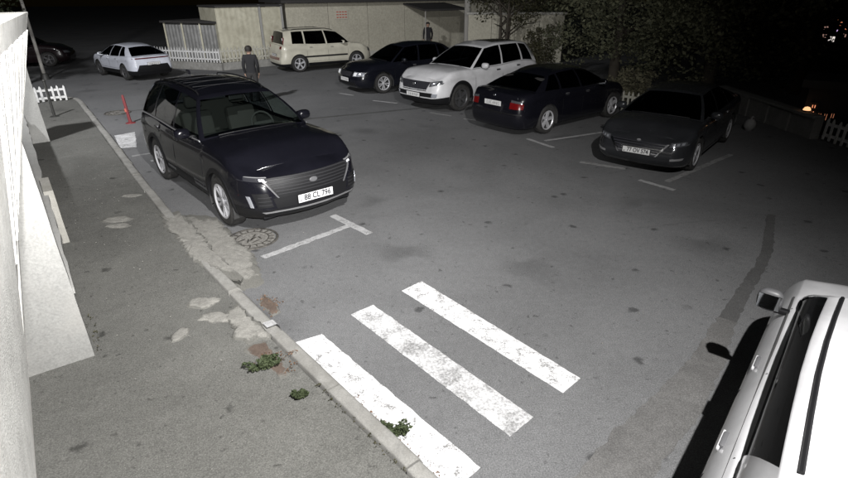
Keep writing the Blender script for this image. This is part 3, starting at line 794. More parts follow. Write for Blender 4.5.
    # ---- trim laid on the skin
    def patch(s, name, fn, corners, mtl, nu=8, nv=4, off=.006, depth=.02, parent=None):
        (a, b, c, d) = corners      # a-b lower edge, d-c upper edge
        mb = MB()
        def q(i, j):
            u = i / (nu - 1); v = j / (nv - 1)
            p0 = a[0] + (b[0] - a[0]) * u; p1 = d[0] + (c[0] - d[0]) * u; z0 = a[1] + (b[1] - a[1]) * u; z1 = d[1] + (c[1] - d[1]) * u
            return p0 + (p1 - p0) * v, z0 + (z1 - z0) * v
        mb.grid(lambda i, j: fn(*q(i, j), off), nu, nv); n = nu * nv
        mb.grid(lambda i, j: fn(*q(i, j), off - depth), nu, nv)
        edge = [(i, 0) for i in range(nu)] + [(nu - 1, j) for j in range(1, nv)] + [(i, nv - 1) for i in range(nu - 2, -1, -1)] + [(0, j) for j in range(nv - 2, 0, -1)]
        for e, (i, j) in enumerate(edge):
            k, l = edge[(e + 1) % len(edge)]; mb.f.append((i * nv + j, k * nv + l, n + k * nv + l, n + i * nv + j)); mb.m.append(0)
        o = mb.build(name, mtl, parent or s.root, True, 40); recalc(o); return o
    def both(s, name, fn, corners, mtl, **k):
        r = []
        for sg in (1, -1): r.append(s.patch(name, fn, [(sg * y, z) for y, z in corners], mtl, **k))
        return r
    def seam(s, pts, sg, w=.007, name='door_seam'):
        mb = MB()
        ps = [s.side(x, z, sg, .002) for x, z in pts]
        mb.tube(ps, w * .5, 4); mb.build(name, 'trim_black', s.root)
    def doors(s, xs_, handles, z0=None, zh=None):
        for sg in (1, -1):
            for x in xs_:
                zt = s.top(x) - .01; zb = (z0 or s.zs + .12)
                s.seam([(x, zb), (x, zb + (zt - zb) * .33), (x, zb + (zt - zb) * .66), (x, zt)], sg)
            xa, xb_ = max(xs_), min(xs_); zb = (z0 or s.zs + .12)
            s.seam([(xa + (xb_ - xa) * k / 8, zb) for k in range(9)], sg, name='sill_seam')
            for x in handles:
                z = (zh or s.top(x) - .10); p = s.side(x, z, sg, .013)
                mb = MB(); mb.box(p, (.17, .016, .022), bev=.007); mb.box(p + Vector((0, -sg * .014, 0)), (.13, .03, .045), bev=.01, mi=1)
                mb.build('door_handle', None, s.root, True, mats=[s.paint if s.handles == 'paint' else s.handles, 'trim_grey'])
    def plate(s, fn, z, text, front=True, y0=0., marks=0, tilt=0.):
        p = fn(y0, z, .012); sg = 1 if front else -1
        root = empty('licence_plate', p); root.parent = s.root; root.rotation_euler = (0, tilt * -sg, 0 if front else math.pi)
        mb = MB(); mb.box((0, 0, 0), (.010, .54, .124), bev=.003); mb.build('plate_frame', 'trim_black', root)
        mb = MB(); mb.box((.006, 0, 0), (.006, .52, .108), bev=.002); mb.build('plate_panel', 'plate_white', root)
        if text:
            text_mesh('lettering', text, .112, 'plate_ink', root, (.0098, .025, 0), (R(90), 0, R(90)), .40)
            text_mesh('lettering', 'AZ', .035, 'plate_ink', root, (.0098, -.228, -.03), (R(90), 0, R(90)), .035)
        else:
            for k in range(marks):      # unreadable characters: dark strokes
                mb = MB(); y = -.17 + .36 * k / (marks - 1)
                for (dy, dz, w, h) in random.sample([(-.012, 0, .008, .06), (.012, 0, .008, .06), (0, .028, .03, .008), (0, -.028, .03, .008), (0, 0, .03, .008)], 3): mb.box((.0098, y + dy, dz), (.001, w, h))
                mb.build('lettering', 'plate_ink', root)
    def badge(s, fn, z, w=.14, mtl='chrome', y=0.):
        p = fn(y, z, .012); mb = MB(); fx = 1 if fn == s.front else -1
        mb.lathe([(.001, .012), (w * .4, .010), (w * .5, 0)], 18, 'z'); vs = [Vector((p.x + fx * v.z, p.y + v.y, p.z + v.x * .6)) for v in mb.v]
        obj('badge', vs, mb.f, mtl, s.root, True)


# ---- black SUV beside the kerb
suv = Car(L=4.65, W=1.84, fo=.93, wb=2.725, rt=.365, zs=.27, paint='paint_black', clad=.43, archtrim=True, spokes=10, rail='trim_black', beltchrome=True, crown=.065, we=.60, D=.72, DR=.5, bow=.09,
          topline=[(-3.72, 1.02), (-3.2, 1.10), (-2.4, 1.09), (-1.4, 1.06), (-.6, 1.085), (-.2, 1.085), (.2, 1.07), (.55, 1.015), (.8, .94), (.93, .885)],
          roofline=[(-1.22, 1.58), (-1.7, 1.635), (-2.4, 1.65), (-3.0, 1.62), (-3.35, 1.57)], pillars=[(-.56, -1.22), (-1.72, -1.82), (-2.68, -2.68), (-3.52, -3.3)],
          wr=.58, wrr=.56, glass='glass_tint', fglass='glass_clear', wind='glass_clear', cpillar=.16, mirz=.08, mirx=.34,
          fp=[(0, .16), (.12, .05), (.3, .0), (.5, .0), (.7, .02), (.85, .07), (.95, .18), (1, .30)])
suv.build('suv', 'black SUV parked at the kerb in front of the manhole cover', 'suv', None, (-2.12, 7.32, 0), R(-48.9))
F = suv.front
suv.patch('grille', F, [(-.50, .58), (.50, .58), (.66, .835), (-.66, .835)], 'trim_black', nu=15, nv=5, off=.004)
for k, z in enumerate((.825, .785, .745, .705, .665, .625)): suv.patch('grille_bar', F, [(-.60 + .02 * k, z), (.60 - .02 * k, z), (.60 - .02 * k, z + .014), (-.60 + .02 * k, z + .014)], 'grille_grey', nu=15, nv=2, off=.014)
for h in suv.both('headlight', F, [(.60, .80), (.86, .82), (.875, .87), (.58, .85)], 'lamp_dark', nu=9, nv=4, off=.008): pass
suv.both('headlight_lens', F, [(.62, .812), (.68, .818), (.68, .842), (.62, .836)], 'reflector_white', nu=5, nv=3, off=.013)
suv.both('grille_frame', F, [(.485, .585), (.505, .585), (.66, .82), (.635, .82)], 'trim_grey', nu=2, nv=7, off=.016)
suv.both('headlight_strip', F, [(.585, .848), (.86, .868), (.86, .875), (.585, .856)], 'silver_trim', nu=7, nv=2, off=.012)
suv.both('bumper_vent', F, [(.56, .47), (.74, .47), (.78, .66), (.62, .66)], 'trim_black', nu=5, nv=4, off=.006)
for k in range(3): suv.both('vent_bar', F, [(.58, .50 + .05 * k), (.73, .50 + .05 * k), (.735, .512 + .05 * k), (.585, .512 + .05 * k)], 'grille_grey', nu=5, nv=2, off=.012)
suv.both('fog_light', F, [(.775, .47), (.805, .47), (.83, .62), (.80, .62)], 'lamp_clear', nu=4, nv=4, off=.012)
suv.patch('lower_intake', F, [(-.52, .44), (.52, .44), (.56, .58), (-.56, .58)], 'trim_black', nu=13, nv=4, off=.006)
suv.patch('skid_strip', F, [(-.66, .375), (.66, .375), (.70, .40), (-.70, .40)], 'silver_trim', nu=15, nv=3, off=.012)
suv.plate(F, .525, '88 CL 796')
suv.badge(F, .74, .12, 'trim_grey')
suv.both('side_reflector', lambda y, z, o: suv.side(.62, z, 1 if y > 0 else -1, o) + Vector((abs(y) - .5, 0, 0)), [(.46, .61), (.48, .61), (.48, .68), (.46, .68)], 'reflector_red', nu=3, nv=3, off=.006)
suv.doors((-.52, -1.70, -2.62), (-1.50, -2.42), z0=.44)
suv.both('taillight', suv.back, [(.50, .92), (.84, .92), (.86, 1.02), (.50, 1.0)], 'lamp_red', nu=7, nv=3)
suv.plate(suv.back, .80, '88 CL 796', front=False)
mb = MB(); mb.box((-3.15, 0, 1.70), (.16, .03, .07), bev=.012); mb.build('antenna', 'paint_black', suv.root)
for k, x in enumerate((-1.6, -2.0, -2.4, -2.8)):  # thin bars standing in for the light lines reflected in the roof paint
    mb = MB(); mb.box((x, 0, suv.roof(x) + .041), (.012, .95, .006)); mb.build('roof_reflection_line', 'grille_grey', suv.root)

# ---- white SUV (front towards us)
ws = Car(L=4.44, W=1.855, fo=.88, wb=2.64, rt=.355, zs=.24, paint='paint_white', clad=.40, archtrim=True, rim='rim_dark', spokes=5, roofpaint='paint_white', crown=.06,
         topline=[(-3.56, 1.00), (-2.6, 1.11), (-1.5, 1.06), (-.45, 1.05), (.0, 1.05), (.5, 1.0), (.75, .93), (.88, .86)],
         roofline=[(-1.25, 1.56), (-1.8, 1.625), (-2.5, 1.62), (-3.2, 1.54)], pillars=[(-.42, -1.25), (-1.70, -1.80), (-2.60, -2.62), (-3.30, -3.12)], wr=.58, wrr=.55, glass='glass_dark', wind='glass_dark', mirpaint='paint_white', cpillar=.2, beltchrome=True, handles='chrome')
ws.build('suv', 'white SUV with dark grille parked nose out beneath the concrete pole', 'suv', None, (.44, 15.02, 0), R(-138.1))
F = ws.front
ws.patch('grille', F, [(-.46, .62), (.46, .62), (.56, .82), (-.56, .82)], 'lamp_dark', nu=13, nv=5, off=.008)
ws.patch('grille_frame', F, [(-.47, .585), (.47, .585), (.47, .605), (-.47, .605)], 'chrome', nu=11, nv=2, off=.012)
ws.both('headlight', F, [(.55, .70), (.84, .77), (.90, .88), (.58, .82)], 'lamp_dim', nu=9, nv=4, off=.008)
ws.both('headlight_lens', F, [(.62, .74), (.72, .76), (.73, .82), (.63, .80)], 'lamp_clear', nu=5, nv=3, off=.013)
ws.patch('lower_intake', F, [(-.74, .43), (.74, .43), (.66, .54), (-.66, .54)], 'trim_black', nu=15, nv=4, off=.006)
ws.both('fog_light', F, [(.64, .44), (.76, .44), (.78, .53), (.66, .53)], 'lamp_clear', nu=4, nv=3, off=.012)
ws.plate(F, .47, None, y0=0, marks=7); ws.badge(F, .74, .14)
mb = MB(); ix = range(5, len(ws.cols) - 4, 2); mb.grid(lambda i, j: Vector((ws.S(ix[i], ws.nV - 1, 1).x, (-.44, -.22, 0, .22, .44)[j], ws.S(ix[i], ws.nV - 1, 1).z + .012 + ws.roofcrown * (1 - ((-.44, -.22, 0, .22, .44)[j] / .57) ** 2))), len(ix), 5); mb.build('sunroof', 'lamp_dark', ws.root, True)
ws.doors((-.55, -1.68, -2.55), (-1.48, -2.36), z0=.42)
ws.both('taillight', ws.back, [(.45, .86), (.84, .86), (.84, 1.0), (.5, .98)], 'lamp_red', nu=7, nv=3)

# ---- black saloon with round headlights between the hatchback and white SUV
oc = Car(L=4.51, W=1.73, fo=.90, wb=2.51, rt=.315, zs=.20, paint='paint_navy', clad=.0, rim='rim_silver', spokes=10, we=.66, crown=.05,
         topline=[(-3.61, .93), (-3.2, .97), (-2.4, .93), (-1.2, .90), (-.4, .91), (.1, .88), (.6, .81), (.9, .73)],
         roofline=[(-1.05, 1.36), (-1.6, 1.42), (-2.2, 1.40), (-2.7, 1.32)], pillars=[(-.32, -1.05), (-1.38, -1.5), (-2.22, -2.25), (-3.0, -2.6)], wr=.53, wrr=.5, glass='glass_dark', wind='glass_dark', cpillar=.3)
oc.build('saloon_car', 'dark saloon with bright headlights parked between hatchback and white SUV', 'car', None, (-1.71, 17.89, 0), R(-146))
F = oc.front
oc.patch('grille', F, [(-.34, .55), (.34, .55), (.40, .69), (-.40, .69)], 'lamp_dark', nu=9, nv=4, off=.006)
oc.patch('grille_frame', F, [(-.40, .69), (.40, .69), (.40, .715), (-.40, .715)], 'chrome', nu=9, nv=2, off=.014)
oc.both('grille_side', F, [(.34, .55), (.37, .55), (.43, .70), (.40, .70)], 'chrome', nu=3, nv=4, off=.014)
oc.both('headlight', F, [(.45, .56), (.78, .58), (.80, .69), (.46, .70)], 'lamp_clear', nu=8, nv=4, off=.01)
oc.both('headlight_lens', F, [(.50, .58), (.62, .59), (.62, .68), (.50, .68)], 'reflector_white', nu=5, nv=4, off=.016)
oc.patch('lower_intake', F, [(-.60, .28), (.60, .28), (.55, .38), (-.55, .38)], 'trim_black', nu=11, nv=3, off=.006)
oc.plate(F, .45, None, marks=7)
oc.doors((-.42, -1.36, -2.16), (-1.18, -2.0), z0=.30)
oc.both('taillight', oc.back, [(.48, .72), (.80, .72), (.80, .86), (.5, .86)], 'lamp_red', nu=6, nv=3)

# ---- boxy cream hatchback by the building wall (origin: front axle)
so = Car(L=4.10, W=1.785, fo=.80, wb=2.55, rt=.33, zs=.24, paint='paint_cream', clad=.33, rim='rim_silver', spokes=5, crown=.05, weR=.80, DR=.35,
         topline=[(-3.30, 1.02), (-2.8, 1.08), (-1.5, 1.02), (-.35, 1.02), (.1, .99), (.55, .92), (.8, .82)],
         roofline=[(-.85, 1.52), (-1.4, 1.60), (-2.4, 1.60), (-3.1, 1.56)], pillars=[(-.22, -.85), (-1.30, -1.38), (-2.25, -2.25), (-3.12, -3.02)], wr=.62, wrr=.60, glass='glass_dark', wind='glass_dark', cpillar=.34, rail='trim_black',
         rp=[(0, .06), (.15, .0), (.4, .0), (.5, .04), (.8, .06), (1, .09)])
a = R(31.9)
so.build('hatchback_car', 'boxy cream hatchback with roof rails parked along the building wall', 'car', None, (-5.46 + 2.55 * math.cos(a), 23.02 + 2.55 * math.sin(a), 0), a)
B = so.back
so.both('taillight', B, [(.60, .92), (.74, .92), (.74, 1.02), (.62, 1.02)], 'lamp_red_dark', nu=4, nv=4, off=.012)
for sg in (1, -1):
    mb = MB(); mb.box((-3.10, sg * .70, 1.20), (.06, .09, .30), bev=.02); mb.build('taillight', 'lamp_red_dark', so.root)
    mb = MB(); mb.box((-3.125, sg * .70, 1.28), (.03, .06, .09), bev=.012); mb.build('taillight_lens', 'reflector_white', so.root)
so.patch('bumper_trim', B, [(-.62, .50), (.62, .50), (.62, .60), (-.62, .60)], 'lamp_red_dark', nu=9, nv=3, off=.008)
so.plate(B, .66, None, False, marks=7)
so.doors((-.38, -1.28, -2.2), (-1.1, -2.02), z0=.40)
for sg in (1, -1): so.patch('door_moulding', lambda x, z, o: so.side(x, z, sg, o), [(-2.35, .56), (-.42, .56), (-.42, .62), (-2.35, .62)], 'trim_black', nu=12, nv=2, off=.012)
so.both('headlight', so.front, [(.52, .62), (.80, .66), (.80, .82), (.55, .78)], 'lamp_dim', nu=6, nv=4)

# ---- black saloon, rear towards us
bs = Car(L=4.48, W=1.76, fo=.76, wb=2.73, rt=.325, zs=.20, paint='paint_black', rim='rim_silver', spokes=5, crown=.04, weR=.72, DR=.45,
         topline=[(-3.72, .93), (-3.3, .98), (-2.5, .97), (-1.2, .93), (-.35, .93), (.2, .88), (.6, .80), (.76, .72)],
         roofline=[(-1.05, 1.31), (-1.6, 1.37), (-2.1, 1.34), (-2.6, 1.23)], pillars=[(-.30, -1.05), (-1.42, -1.52), (-2.25, -2.22), (-3.15, -2.45)], wr=.54, wrr=.52, glass='glass_dark', wind='glass_dark', cpillar=.28)
a = R(39)
bs.build('saloon_car', 'black saloon parked nose in, its red tail light facing us', 'car', None, (2.30 + 2.73 * .94 * math.cos(a), 12.40 + 2.73 * .94 * math.sin(a), 0), a)
bs.root.scale = (.94, .96, .97)
B = bs.back
bs.both('taillight', B, [(.50, .66), (.80, .66), (.80, .78), (.50, .80)], 'lamp_red', nu=7, nv=4, off=.01)
bs.both('taillight_lens', B, [(.52, .80), (.78, .785), (.78, .83), (.52, .85)], 'lamp_dim', nu=6, nv=3, off=.012)
bs.plate(B, .74, None, False, marks=7)
bs.patch('bumper_strip', B, [(-.80, .53), (.80, .53), (.80, .56), (-.80, .56)], 'trim_black', nu=15, nv=2, off=.012)
bs.badge(B, .90, .08)
bs.doors((-.42, -1.40, -2.2), (-1.22, -2.05), z0=.30)
bs.both('headlight', bs.front, [(.42, .56), (.78, .58), (.78, .68), (.45, .68)], 'lamp_dim', nu=6, nv=3)

# ---- charcoal saloon with wide barred grille
el = Car(L=4.57, W=1.80, fo=.86, wb=2.70, rt=.325, zs=.19, paint='paint_charcoal', rim='rim_silver', spokes=5, crown=.05, we=.66,
         topline=[(-3.71, .98), (-3.3, 1.00), (-2.5, .95), (-1.2, .91), (-.3, .92), (.2, .87), (.6, .79), (.86, .70)],
         roofline=[(-1.05, 1.31), (-1.6, 1.37), (-2.2, 1.34), (-2.75, 1.22)], pillars=[(-.22, -1.05), (-1.38, -1.5), (-2.3, -2.3), (-3.2, -2.7)], wr=.54, wrr=.51, glass='glass_dark', wind='glass_dark', cpillar=.3, handles='chrome')
el.build('saloon_car', 'charcoal saloon with chrome barred grille parked nearest the right', 'car', None, (4.27, 9.53, 0), R(-130))
el.root.scale = (.91, .91, .91)
F = el.front
el.patch('grille', F, [(-.34, .40), (.34, .40), (.52, .64), (-.52, .64)], 'lamp_dark', nu=11, nv=5, off=.006)
for k in range(5): w = .36 + .035 * k; el.patch('grille_bar', F, [(-w, .43 + .045 * k), (w, .43 + .045 * k), (w + .01, .446 + .045 * k), (-w - .01, .446 + .045 * k)], 'chrome', nu=11, nv=2, off=.014)
el.both('grille_frame', F, [(.34, .39), (.37, .39), (.56, .64), (.52, .64)], 'chrome', nu=3, nv=5, off=.014)
el.both('headlight', F, [(.56, .58), (.84, .63), (.86, .70), (.58, .67)], 'lamp_dim', nu=8, nv=4, off=.008)
for k in range(3): el.both('headlight_lens', F, [(.61 + .07 * k, .615 + .01 * k), (.65 + .07 * k, .62 + .01 * k), (.65 + .07 * k, .66 + .01 * k), (.61 + .07 * k, .655 + .01 * k)], 'lamp_clear', nu=3, nv=3, off=.013)
el.both('fog_light', F, [(.62, .34), (.80, .36), (.82, .40), (.62, .38)], 'silver_trim', nu=5, nv=3, off=.012)
el.plate(F, .46, '77 OV 574'); el.badge(F, .66, .10)
el.doors((-.42, -1.38, -2.24), (-1.2, -2.06), z0=.30)
el.both('taillight', el.back, [(.50, .74), (.82, .74), (.82, .88), (.5, .86)], 'lamp_red', nu=6, nv=3)

# ---- white fastback driving off on the far left
fb = Car(L=4.42, W=1.80, fo=.84, wb=2.62, rt=.335, zs=.24, paint='paint_cool_white', clad=.46, rim='rim_dark', spokes=5, crown=.04, weR=.74, DR=.45,
         topline=[(-3.58, .97), (-3.2, 1.00), (-2.4, .96), (-1.2, .92), (-.3, .92), (.2, .92), (.6, .83), (.84, .72)],
         roofline=[(-1.0, 1.34), (-1.6, 1.40), (-2.2, 1.37), (-2.8, 1.26)], pillars=[(-.25, -1.0), (-1.32, -1.45), (-2.3, -2.2), (-3.38, -2.5)], wr=.52, wrr=.50, glass='glass_dark', wind='glass_dark', cpillar=.45, rbow=.08,
         rp=[(0, .12), (.15, .06), (.3, .02), (.5, .0), (.7, .03), (.85, .05), (1, .02)])
a = R(140)
fb.build('fastback_car', 'white fastback with black lower bumper driving away at far left', 'car', None, (-10.75 + 2.62 * .88 * math.cos(a), 21.05 + 2.62 * .88 * math.sin(a), 0), a)
fb.root.scale = (.88, .88, .88)
B = fb.back
fb.patch('taillight', B, [(-.80, .90), (.80, .90), (.80, .945), (-.80, .945)], 'lamp_red_dark', nu=15, nv=3, off=.01)
fb.patch('bumper_trim', B, [(-.74, .38), (.74, .38), (.60, .66), (-.60, .66)], 'trim_black', nu=13, nv=4, off=.012)
fb.plate(B, .70, None, False, marks=7)
fb.doors((-.42, -1.32, -2.2), (-1.14, -2.04), z0=.48)
fb.both('headlight', fb.front, [(.5, .62), (.8, .64), (.8, .70), (.5, .70)], 'lamp_dim', nu=6, nv=3)

# ---- small white car at lower right, seen from above
wc = Car(L=3.75, W=1.71, fo=.72, wb=2.4, rt=.285, zs=.17, paint='paint_white', rim='rim_silver', spokes=5, crown=.045,
         topline=[(-3.03, .85), (-2.6, .90), (-1.8, .90), (-.9, .89), (-.25, .89), (.15, .85), (.5, .77), (.72, .68)],
         roofline=[(-.85, 1.235), (-1.4, 1.285), (-2.2, 1.285), (-2.8, 1.21)], pillars=[(-.28, -.85), (-2.2, -2.58), (-2.9, -2.78)], nowin=(1,),
         inset=.006, sideprof=[(0, .925), (.05, .955), (.18, .985), (.40, 1.0), (.60, .992), (.72, .978), (.80, .955), (.88, .92), (.95, .88), (1.0, .838)], wr=.60, wrr=.59, rbulge=.035, roofcrown=.07, seats=False, glass='glass_privacy', wind='glass_tint', cpillar=.12, margin=.03, mirx=.22, mirz=.03, miroff=.155, handles='paint', mirpaint='trim_grey', mirscale=(.8, .74, 1.1), vrows=[0, .012, .2, .4, .6, .8, .965, 1.0])
wc.build('small_white_car', 'white car close by at lower right, seen from above its door', 'car', None, (3.50, 3.03, 0), R(49.4))
wc.doors((-.45, -1.38, -2.2), (-1.15, -1.99), z0=.30, zh=.78)
for sg in (1, -1):
    mb = MB(); mb.tube([wc.S(i, wc.nV - 1, sg, .06) + Vector((0, 0, .022)) for i in range(1, len(wc.cols) - 8)], .012, 6); mb.build('roof_strip', 'trim_black', wc.root, True)
wc.both('headlight', wc.front, [(.45, .50), (.68, .55), (.68, .64), (.48, .62)], 'lamp_dim', nu=6, nv=3)
wc.both('taillight', wc.back, [(.45, .66), (.66, .66), (.66, .80), (.48, .80)], 'lamp_red', nu=6, nv=3)

# ---- dark maroon car parked far left, almost lost in the dark
fc = Car(L=4.3, W=1.74, fo=.84, wb=2.55, rt=.31, zs=.2, paint='paint_maroon', rim='rim_dark', spokes=5, seats=False,
         topline=[(-3.46, .96), (-2.4, .96), (-1.2, .92), (-.3, .92), (.3, .86), (.84, .72)], roofline=[(-1.0, 1.38), (-1.7, 1.44), (-2.4, 1.40), (-2.8, 1.32)], pillars=[(-.25, -1.0), (-1.38, -1.5), (-2.3, -2.3), (-3.1, -2.65)], glass='glass_dark', wind='glass_dark')
fc.build('parked_car', 'dim dark car in the shadows behind the white fastback, leftmost', 'car', None, (-17.2, 25.6, 0), R(20))
fc.both('headlight', fc.front, [(.45, .56), (.76, .58), (.76, .68), (.48, .66)], 'lamp_dim', nu=6, nv=3)

# ------------------------------------------------------------------ ornamental fence and boundary wall on the left
fence = empty('ornamental_fence', st(2.5, -.5, 0)); tag(fence, 'white precast concrete fence with ribs and slots at left edge', 'fence')
fb_ = st(2.5, -.5, 0)
S0, S1 = .55, 4.72
ZB, ZT = 1.50, 2.86
def ff(s_, z):          # face of the fence: it twists outwards towards its top
    tb = -.345 + .012 * s_; tt = -.27 + .092 * s_
    t_ = tb + (tt - tb) * max(0, (z - ZB)) / (ZT - ZB)
    return t_
def fp(s_, z, off=0.): return st(s_, ff(s_, z) + off, z) - fb_
def fbox(name, s0, s1, z0, z1, front, back, n=12, nz=2, mtl='fence_concrete', zf=None):
    mb = MB()
    loop = []
    def G(i, j):
        s_ = s0 + (s1 - s0) * i / n; q = j % 4
        zz = (z0 if q in (0, 1) else z1(s_) if callable(z1) else z1); return fp(s_, zz, front if q in (1, 2) else back)
    mb.grid(G, n + 1, 5)
    mb.f.append((0, 1, 2, 3)); mb.m.append(0); e = n * 5; mb.f.append((e + 3, e + 2, e + 1, e)); mb.m.append(0)
    return recalc(mb.build(name, mtl, fence, True, 40))
fbox('bottom_rail', S0, S1 + .02, ZB, 2.02, .0, -.16)
fbox('top_rail', S0, S1 + .02, 2.74, ZT, .012, -.14)
fbox('middle_rail', S0, S1, 2.28, 2.36, -.03, -.10)
fbox('back_panel', S0, S1, 2.26, 2.75, -.03, -.10)
for k in range(6):
    a_ = 2.36 + (S1 - 2.36) * k / 6; fbox('back_panel', a_ + .09, 2.36 + (S1 - 2.36) * (k + 1) / 6, 2.0, 2.265, -.034, -.10, n=2)
fbox('plain_pier', S0 - .02, 2.34, ZB + .01, ZT - .01, .02, -.2, nz=2)
# ribs: tall slabs that pinch in towards lens-shaped slots
npan = 13
for k in range(npan):
    c0 = 2.36 + (S1 - 2.36) * k / npan; c1 = 2.36 + (S1 - 2.36) * (k + 1) / npan; cm = (c0 + c1) / 2; hw = (c1 - c0) / 2
    mb = MB(); nz = 12; ring = 6
    def G(i, j):
        z = 2.01 + (2.75 - 2.01) * i / nz
        ph = (z - 2.01) / .74 * 2 * math.pi + (math.pi if k % 2 else 0)
        w = hw * (.70 + .14 * math.cos(ph)); lean = hw * .75 * math.sin(ph * .5)
        a = [(-w, -.10), (-w, -.012), (-w * .5, .022), (w * .5, .022), (w, -.012), (w, -.10), (-w, -.10)][j]
        return fp(cm + a[0] + lean, z, a[1])
    mb.grid(G, nz + 1, 7); recalc(mb.build('rib', 'fence_concrete', fence, True, 30))
fbox('rolled_edge', S0, S1 + .03, ZB - .03, ZB + .02, .012, -.18)
mb = MB(); mb.grid(lambda i, j: [st(.3, -1.0, KH - .02), st(4.75, -1.0, KH - .02), st(4.75, -1.0, 1.55), st(.3, -1.0, 1.55)][(0, 1, 3, 2)[i * 2 + j]] - fb_, 2, 2)
mb.box((0, 0, 0), (.001, .001, .001)); base = MB()
vs = [st(s_, t_, z) - fb_ for s_ in (.3, 4.69) for t_ in (-.95, -.80) for z in (-.02, 1.52)]
obj('base_wall', vs, [(0, 1, 3, 2), (4, 6, 7, 5), (0, 4, 5, 1), (2, 3, 7, 6), (0, 2, 6, 4), (1, 5, 7, 3)], 'wall_plaster', fence)

bw_o = st(9, -.3); bw = empty('boundary_wall', bw_o); tag(bw, 'pale plastered boundary wall with broken cap along the pavement', 'wall')
def stbox(name, s0, s1, t0, t1, z0, z1, mtl, parent, o, n=1, wob=0., wedge=0.):
    nz = max(2, int((z1 - z0) / .12)) if wob else 2; ns = max(2, int((s1 - s0) / .25)) if wob else 2
    bm = bmesh.new()
    def face(fn, a, b):
        g = [[bm.verts.new(fn(i / (a - 1), j / (b - 1))) for j in range(b)] for i in range(a)]
        for i in range(a - 1):
            for j in range(b - 1): bm.faces.new((g[i][j], g[i + 1][j], g[i + 1][j + 1], g[i][j + 1]))
    def P(s_, t_, z):
        p = st(s_, t_ - wedge * max(0, z) , z)
        if wob: p = p + Vector((noise.noise(p * 2.3), noise.noise(p * 2.3 + Vector((7, 0, 0))), noise.noise(p * 2.3 + Vector((0, 9, 0))) if z > .3 else 0)) * wob
        return p - o
    L = lambda a, b, q: a + (b - a) * q
    face(lambda u, v: P(L(s0, s1, u), t1, L(z0, z1, v)), ns, nz); face(lambda u, v: P(L(s0, s1, u), t0, L(z0, z1, v)), ns, nz)
    face(lambda u, v: P(s0, L(t0, t1, u), L(z0, z1, v)), 4, nz); face(lambda u, v: P(s1, L(t0, t1, u), L(z0, z1, v)), 4, nz)
    face(lambda u, v: P(L(s0, s1, u), L(t0, t1, v), z1), ns, 4)
    bmesh.ops.remove_doubles(bm, verts=bm.verts, dist=.001); bmesh.ops.recalc_face_normals(bm, faces=bm.faces)
    me = bpy.data.meshes.new(name); bm.to_mesh(me); bm.free(); me.materials.append(MATS[mtl])
    me.polygons.foreach_set('use_smooth', [True] * len(me.polygons)); me.set_sharp_from_angle(angle=R(35))
    q = bpy.data.objects.new(name, me); COL.objects.link(q); q.parent = parent; return q
stbox('end_pier', 4.70, 4.98, -1.3, -.10, -.02, 2.0, 'wall_plaster', bw, bw_o, wob=.008)
stbox('wall_panel', 4.985, 13.70, -.75, -.115, -.02, .68, 'wall_side', bw, bw_o, wob=.02)
stbox('wall_cap', 4.80, 13.6, -.78, -.085, .685, .75, 'wall_plaster', bw, bw_o, wob=.03)
stbox('buttress', 7.55, 8.2, -.12, -.02, -.02, .80, 'wall_side', bw, bw_o, wob=.008)
stbox('far_pier', 13.72, 14.25, -.45, .20, -.02, 1.98, 'wall_plaster', bw, bw_o, wob=.008)

# ------------------------------------------------------------------ posts
def post_thing(name, label, cat, loc):
    r = empty(name, loc); tag(r, label, cat); return r
rp_ = post_thing('flexible_post', 'red plastic post leaning over beside the far crossing', 'bollard', (-7.44, 13.25, 0))
mb = MB(); mb.lathe([(.001, .025), (.05, .025), (.11, .012), (.12, 0)], 16, 'z'); mb.build('base', 'red_plastic', rp_, True)
mb = MB(); mb.tube([(0, 0, .015), (-.01, 0, .12), (-.04, .03, .38), (-.065, .05, .63), (-.07, .055, .69)], [.042, .038, .036, .034, .02], 10); mb.build('tube', 'red_plastic', rp_, True)
mb = MB(); mb.tube([(-.04, .018, .28), (-.058, .025, .36)], .04, 10); mb.build('band', 'notice_red', rp_, True)
dp = post_thing('pavement_post', 'short dark post on the pavement before the small white fence', 'post', (-9.60, 13.65, KH - .015))
mb = MB(); mb.tube([(0, 0, 0), (0, 0, .9)], .032, 8); mb.build('shaft', 'post_dark', dp, True)
mb = MB(); mb.lathe([(.001, .03), (.09, .02), (.13, 0)], 12, 'z'); mb.build('foot', 'post_dark', dp, True)
mb = MB(); mb.lathe([(.033, 0), (.04, .02), (.03, .05), (.001, .06)], 10, 'z', (0, 0, .88)); mb.build('finial', 'post_dark', dp, True)
lp = post_thing('far_pole', 'thin pole in the dark behind the left fence', 'pole', (-14.6, 20.9, 0))
mb = MB(); mb.tube([(0, 0, 0), (0, 0, 7)], [.06, .045], 10); mb.build('shaft', 'pole_concrete', lp, True)
mb = MB(); mb.lathe([(.001, .25), (.12, .22), (.16, 0)], 12, 'z'); mb.build('base', 'post_dark', lp, True)
cp = post_thing('concrete_pole', 'pale concrete utility pole rising behind the white SUV', 'pole', (2.1, 26.4, 0))
mb = MB(); mb.box((0, 0, 3.5), (.24, .30, 7), bev=.03); mb.build('shaft', 'pole_concrete', cp, True)
mb = MB(); mb.box((.13, -.06, 1.7), (.05, .1, 3.4)); mb.build('conduit', 'post_dark', cp)

